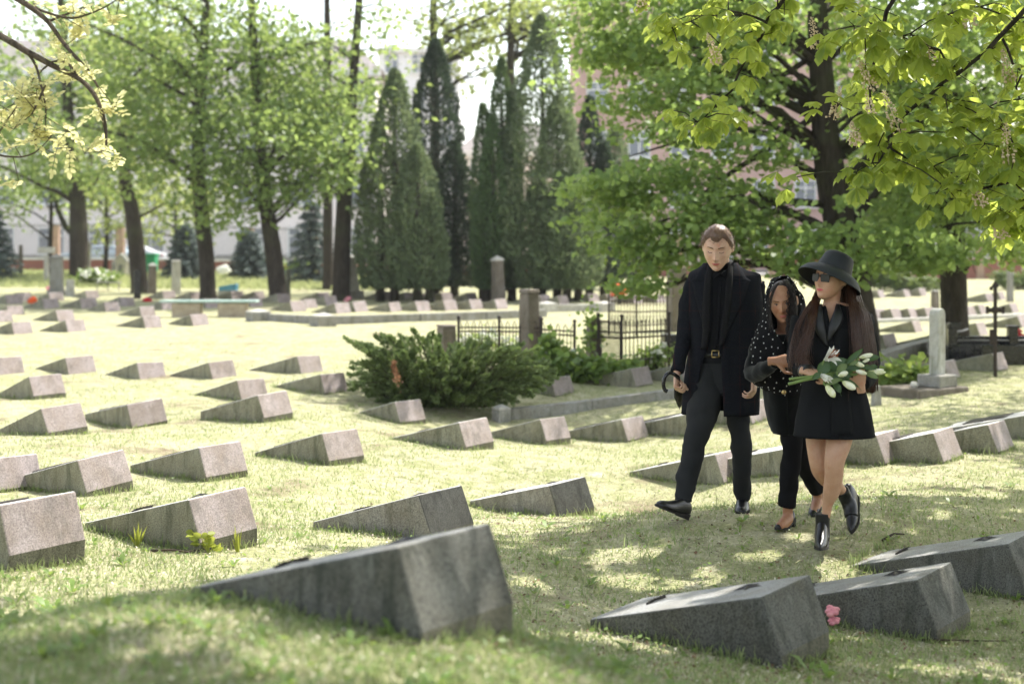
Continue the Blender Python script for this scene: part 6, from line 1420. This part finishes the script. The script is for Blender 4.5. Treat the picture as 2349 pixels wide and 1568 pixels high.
    # hair
    L = [[W(1890,640,8.14),W(1872,672,8.1),W(1857,715,7.94),W(1842,770,7.88),W(1829,815,7.86),W(1836,850,7.8)], [W(1892,640,8.13),W(1877,678,8.08),W(1864,718,7.92),W(1852,770,7.85),W(1843,815,7.83),W(1848,845,7.76)], [W(1894,640,8.12),W(1880,684,8.06),W(1870,722,7.91),W(1858,775,7.84),W(1850,818,7.82),W(1866,848,7.72)]]
    P.keep(strands('hair', L, 380, M['hair_long'], .0021, .0075, 2))
    Rr = [[W(1946,640,8.05),W(1948,675,8.0),W(1953,720,7.92),W(1960,790,7.88),W(1968,850,7.87),W(1972,885,7.87)], [W(1950,645,8.04),W(1953,680,8.0),W(1962,720,7.92),W(1966,790,7.87),W(1976,850,7.86),W(1982,900,7.86)], [W(1955,650,8.06),W(1962,685,8.02),W(1978,715,7.95),W(1990,780,7.94),W(1996,845,7.93),W(1998,900,7.92)], [W(1958,655,8.1),W(1968,688,8.08),W(1990,722,8.03),W(2003,785,8.02),W(2007,845,8.0),W(2008,895,7.99)]]
    P.keep(strands('hair', Rr, 700, M['hair_long'], .0024, .009, 4))
    Bk = [[W(1925,640,8.15),W(1930,690,8.17),W(1930,760,8.2),W(1935,830,8.2)], [W(1955,640,8.15),W(1975,700,8.14),W(1990,760,8.18),W(1995,830,8.18)]]
    P.keep(strands('hair', Bk, 120, M['hair_long'], .008, .015, 6))
    P.keep(strands('stray_hairs', [g for g in Rr], 60, M['hair_long'], .0011, .03, 14)); P.keep(strands('stray_hairs', [g for g in L], 40, M['hair_long'], .0011, .025, 15))
    W1 = [[W(1860,690,7.92),W(1830,735,7.9),W(1815,790,7.88),W(1806,850,7.86)], [W(1862,700,7.92),W(1838,740,7.9),W(1826,800,7.88),W(1818,860,7.86)]]
    P.keep(strands('hair', W1, 40, M['hair_long'], .0018, .008, 9))
    shoe(P, W(1889,1246,8.12), W(1881,1259,7.86), (0,.12,1), .085, 'boot', .06, shaft=[(1887,1176,8.07,.043),(1887,1190,8.07,.041),(1887,1208,8.07,.041),(1886,1228,8.06,.044),(1886,1238,8.03,.04)])
    shoe(P, W(1963,1152,8.6), W(1953,1222,8.40), (-.42,-.75,.2), .085, 'boot', .06, shaft=[(1931,1122,8.46,.04),(1938,1136,8.49,.042),(1946,1150,8.5,.045),(1951,1165,8.49,.045),(1953,1185,8.46,.04)])
    P.finish(Vector((1.75, 8.02, T(1.75, 8.02))), M['skin_hat'])
hat_woman()
# ------------------------------------------------------------------ what they carry
def umbrella():
    o = W(1556, 870, 8.88); root = empty('umbrella', o, 'folded black umbrella with a hooked handle in the hand of the man', 'umbrella')
    ax = Vector((.12, .93, -.35)).normalized()       # the closed canopy points away behind the coat
    m = MB(); hk = [(1556,866,8.9),(1546,858,8.86),(1536,855,8.84),(1528,860,8.83),(1523,871,8.83),(1522,884,8.83),(1525,894,8.83),(1531,897,8.83)]
    P = [Vector(q) for q in crom([tuple(W(*h)-o) for h in hk], 4)]; m.tube(P, [.0125]*len(P), 10); m.build('handle', M['black_stone'], root, smooth=True)
    m = MB(); a = W(1556,866,8.9)-o; m.tube([a, a+ax*.12, a+ax*.16, a+ax*.45, a+ax*.72], [.011,.012,.03,.034,.012], 12); m.build('canopy', M['black_cloth'], root, smooth=True)
    m = MB(); m.tube([a+ax*.7, a+ax*.8], [.006,.004], 8); m.build('tip', M['rail'], root)
umbrella()
M['lily_white'] = leafmat('lily_white', (.8,.79,.74), (.74,.74,.66), (.85,.84,.75), .25, .5)
def budmat():
    t = NT('lily_bud'); v = t.coord(); return t.fin(t.ramp(t.noise(v, 22, 3, .6, .5), [(.3, (.5,.56,.22)), (.48, (.74,.74,.48)), (.66, (.84,.83,.7))]), .5, .3)
M['lily_bud'] = budmat()
M['lily_leaf'] = leafmat('lily_leaf', (.05,.1,.035), (.035,.075,.03), (.2,.32,.07), .2, .4, .4); M['lily_leaf_pale'] = leafmat('lily_leaf_pale', (.16,.22,.09), (.12,.18,.08), (.34,.42,.14), .25)
M['lily_stem'] = pmat('lily_stem', (.2,.28,.08), (.14,.2,.06), 20, .6)
def bouquet():
    o = W(1905, 860, 7.68); root = empty('lily_bouquet', o, 'bunch of white lilies, buds and long leaves held by the woman in the hat', 'bouquet')
    def w(px, py, d): return W(px, py, d)-o
    def blade(a, b, width, mat, bend=.03, nrm=(0,-1,.3)):
        a, b = Vector(a), Vector(b); t = (b-a).normalized(); n = Vector(nrm); n = (n-t*n.dot(t)).normalized(); s = t.cross(n); V = []; k = 12
        for i in range(k+1):
            u = i/k; c = a.lerp(b, u)+n*bend*math.sin(u*math.pi); ww = width*(math.sin(min(1, u*1.15+.05)*math.pi)**.7+.04)*.5
            V += [c-s*ww+n*.004, c-n*.003, c+s*ww+n*.004]
        mb = MB(); mb.add(V, [(3*i+j, 3*i+j+1, 3*i+j+4, 3*i+j+3) for i in range(k) for j in (0,1)]); mb.build('leaf', mat, root, smooth=True)
    def bud(a, b, r):
        a, b = Vector(a), Vector(b); mb = MB(); ax = b-a; t = ax.normalized(); x = t.orthogonal().normalized(); y = t.cross(x); R = []
        for i, (u, q) in enumerate([(0,.25),(.06,.5),(.2,.78),(.4,.97),(.58,1),(.75,.88),(.88,.62),(.97,.3),(1,.06)]):
            R.append([a+ax*u+(x*math.cos(p)+y*math.sin(p))*r*q*(1-.12*abs(math.sin(1.5*p))) for p in np.linspace(0, 2*math.pi, 19)[:-1]])
        mb.rings(R); mb.build('bud', M['lily_bud'], root, smooth=True)
    def flower(base, ctr, tips, r, half=False):
        base, ctr = Vector(base), Vector(ctr); ax = (ctr-base).normalized(); f = None; mb = MB()
        for i, tip in enumerate(tips):
            tip = Vector(tip); rad = (tip-ctr); out = rad.normalized(); V = []; k = 9; s = ax.cross(out).normalized()
            for j in range(k+1):
                u = j/k; p = base.lerp(ctr, min(1, u*1.5)) if u < .6 else ctr
                c = base*(1-u)**2+ (ctr+out*rad.length*.18)*2*u*(1-u)+tip*u*u; ww = r*(math.sin(min(1,u*1.02+.04)*math.pi)**.75+.05)*(1 if i % 2 else .8)
                V += [c-s*ww+ax*ww*.12, c-ax*ww*.18, c+s*ww+ax*ww*.12]
            mb.add(V, [(3*j+q, 3*j+q+1, 3*j+q+4, 3*j+q+3) for j in range(k) for q in (0,1)])
        f = mb.build('lily_flower', M['lily_white'], root, smooth=True)
        if not half:
            st = MB()
            for j in range(6):
                a = j*1.047; e = ctr+ax*.035+(ax.orthogonal().normalized()*math.cos(a)+ax.cross(ax.orthogonal()).normalized()*math.sin(a))*.018
                st.tube([base.lerp(ctr,.5), e], .0016, 5); st.tube([e-Vector((.006,0,.004)), e+Vector((.006,0,.004))], .0035, 6)
            st.build('stamen', pmat('anther', (.28,.09,.03), (.2,.06,.02), 30, .8), f)
    for pts, r in (([(1811,869,7.66),(1851,864.5,7.68),(1900,858,7.7),(1950,848,7.72),(1990,838,7.74)],.0075),([(1809,880.5,7.64),(1856,868.8,7.67),(1905,862,7.7),(1960,858,7.72),(2000,856,7.74)],.0085)):
        m = MB(); m.tube([Vector(q) for q in crom([tuple(w(*p)) for p in pts], 3)], [r]*13, 8); m.build('stem', M['lily_stem'], root, smooth=True)
    for pts in ([(1884,852,7.68),(1884,840,7.66),(1890,827,7.64)],[(1905,846,7.7),(1880,856,7.64),(1879,858,7.62)],[(1892,868,7.66),(1890,880,7.63),(1895,885,7.62)],[(1921,848,7.68),(1920,858,7.65),(1924,861,7.64)],[(1926,868,7.67),(1932,874,7.64)],[(1944,838,7.7),(1958,830,7.69)],[(1955,836,7.72),(1971,820,7.72)],[(1950,850,7.7),(1964,850,7.68)],[(1985,856,7.74),(1998,857,7.76)]):
        m = MB(); m.tube([w(*p) for p in pts], [.005]*len(pts), 6); m.build('stalk', M['lily_stem'], root, smooth=True)
    flower(w(1890,827,7.66), w(1908,815,7.6), [w(1913,792,7.6),w(1903,795,7.62),w(1926,802,7.6),w(1931,828,7.58),w(1920,838,7.57),w(1899,829,7.57)], .017)
    flower(w(1879,858,7.64), w(1900,868,7.6), [w(1912,868,7.6),w(1909,878,7.58),w(1901,879,7.57),w(1897,872,7.57),w(1905,862,7.58)], .018, True)
    for a, b, r in (((1895,884,7.62),(1915,911,7.6),.024),((1933,875,7.64),(1963,892,7.6),.024),((1923,862,7.64),(1945,853,7.61),.018),((1971,820,7.72),(2003,812,7.72),.0165),((1958,830,7.69),(1983,840,7.68),.016),((1963,850,7.68),(1989,857,7.68),.016),((1998,856,7.76),(2032,853,7.78),.015),((1977,832,7.72),(1995,823,7.72),.011),((1993,850,7.76),(2028,848,7.8),.012)): bud(w(*a), w(*b), r*.88)
    for a, b, wd, mt, bn in (((1938,836,7.7),(1988,792,7.7),.03,0,.01),((1978,826,7.75),(2021,818,7.8),.034,0,.02),((1876,852,7.66),(1912,829,7.66),.062,0,.015),((1864,869,7.62),(1886,851,7.62),.03,0,.01),((1911,876,7.68),(1930,908,7.66),.036,0,.02),((1984,854,7.72),(2020,872,7.7),.034,1,.02),((1894,882,7.66),(1938,866,7.66),.028,1,.02),((1938,866,7.68),(1977,896,7.66),.014,0,.015),((1920,852,7.66),(1947,832,7.66),.04,1,.015),((1970,842,7.7),(2010,848,7.74),.028,0,.02),((1898,842,7.7),(1960,830,7.72),.07,0,.02),((1900,856,7.72),(1975,845,7.72),.06,0,.03),((1940,845,7.7),(1990,832,7.72),.05,0,.02),((1905,868,7.7),(1962,862,7.7),.05,0,.02),((1990,846,7.76),(2015,840,7.8),.03,0,.01),((1950,836,7.68),(1972,828,7.68),.022,1,.01)):
        blade(w(*a), w(*b), wd, M['lily_leaf_pale'] if mt else M['lily_leaf'], bn)
bouquet()
# ------------------------------------------------------------------ light, sky, camera
EL = math.radians(55); AZV = Vector((.75, .66, 0)).normalized()
sd_ = Vector((AZV.x*math.cos(EL), AZV.y*math.cos(EL), math.sin(EL)))
ld = bpy.data.lights.new('sun', 'SUN'); ld.energy = 3.1; ld.angle = math.radians(.5); ld.color = (1, .955, .88)
lo = link(bpy.data.objects.new('sun', ld)); lo.rotation_euler = sd_.to_track_quat('Z', 'Y').to_euler()
wd = bpy.data.worlds.new('World'); SC.world = wd; wd.use_nodes = True
sk = wd.node_tree.nodes.new('ShaderNodeTexSky'); sk.sky_type = 'NISHITA'; sk.sun_disc = False
sk.sun_elevation = EL; sk.sun_rotation = math.atan2(AZV.x, AZV.y); sk.air_density = 1.0; sk.dust_density = 1.6; sk.ozone_density = 1.0
bg = wd.node_tree.nodes['Background']; bg.inputs['Strength'].default_value = .15; hs = wd.node_tree.nodes.new('ShaderNodeHueSaturation'); hs.inputs['Saturation'].default_value = .5; wd.node_tree.links.new(sk.outputs[0], hs.inputs['Color'])
wm = wd.node_tree.nodes.new('ShaderNodeMix'); wm.data_type = 'RGBA'; wm.blend_type = 'MULTIPLY'; wm.inputs[0].default_value = 1; wm.inputs[7].default_value = (1, .975, .92, 1); wd.node_tree.links.new(hs.outputs[0], wm.inputs[6]); wd.node_tree.links.new(wm.outputs[2], bg.inputs[0])
cd = bpy.data.cameras.new('camera'); cd.sensor_width = 36; cd.lens = 36*F/2349; cd.shift_y = -(784-HY)/2349
cd.clip_start = .1; cd.clip_end = 2500
cd.dof.use_dof = True; cd.dof.focus_distance = 8.6; cd.dof.aperture_fstop = 1.8; cd.dof.aperture_blades = 9
cam = link(bpy.data.objects.new('camera', cd)); cam.location = (0, 0, HC); cam.rotation_euler = (math.pi/2, 0, 0); SC.camera = cam
vs = SC.view_settings; SC.display_settings.display_device = 'sRGB'; vs.view_transform = 'Standard'; vs.look = 'None'; vs.gamma = 1; vs.exposure = 1.58; vs.use_curve_mapping = False
cy = SC.cycles; cy.use_denoising = True; cy.max_bounces = 7; cy.diffuse_bounces = 3; cy.glossy_bounces = 2; cy.transmission_bounces = 5; cy.transparent_max_bounces = 8
cy.sample_clamp_indirect = 6; cy.use_adaptive_sampling = True; cy.adaptive_threshold = .02; cy.caustics_reflective = False; cy.caustics_refractive = False

def haze():
    m = bpy.data.materials.new('haze_air'); m.use_nodes = True; n = m.node_tree; n.nodes.remove(n.nodes['Principled BSDF'])
    v = n.nodes.new('ShaderNodeVolumePrincipled'); v.inputs['Color'].default_value = (.93,.94,.95,1); v.inputs['Density'].default_value = HAZE; v.inputs['Anisotropy'].default_value = .3
    n.links.new(v.outputs[0], n.nodes['Material Output'].inputs['Volume'])
    mb = MB(); mb.box((0, 62, 12.5), (170, 160, 29)); tag(mb.build('haze', m), kind='stuff')
HAZE = .0004
haze()
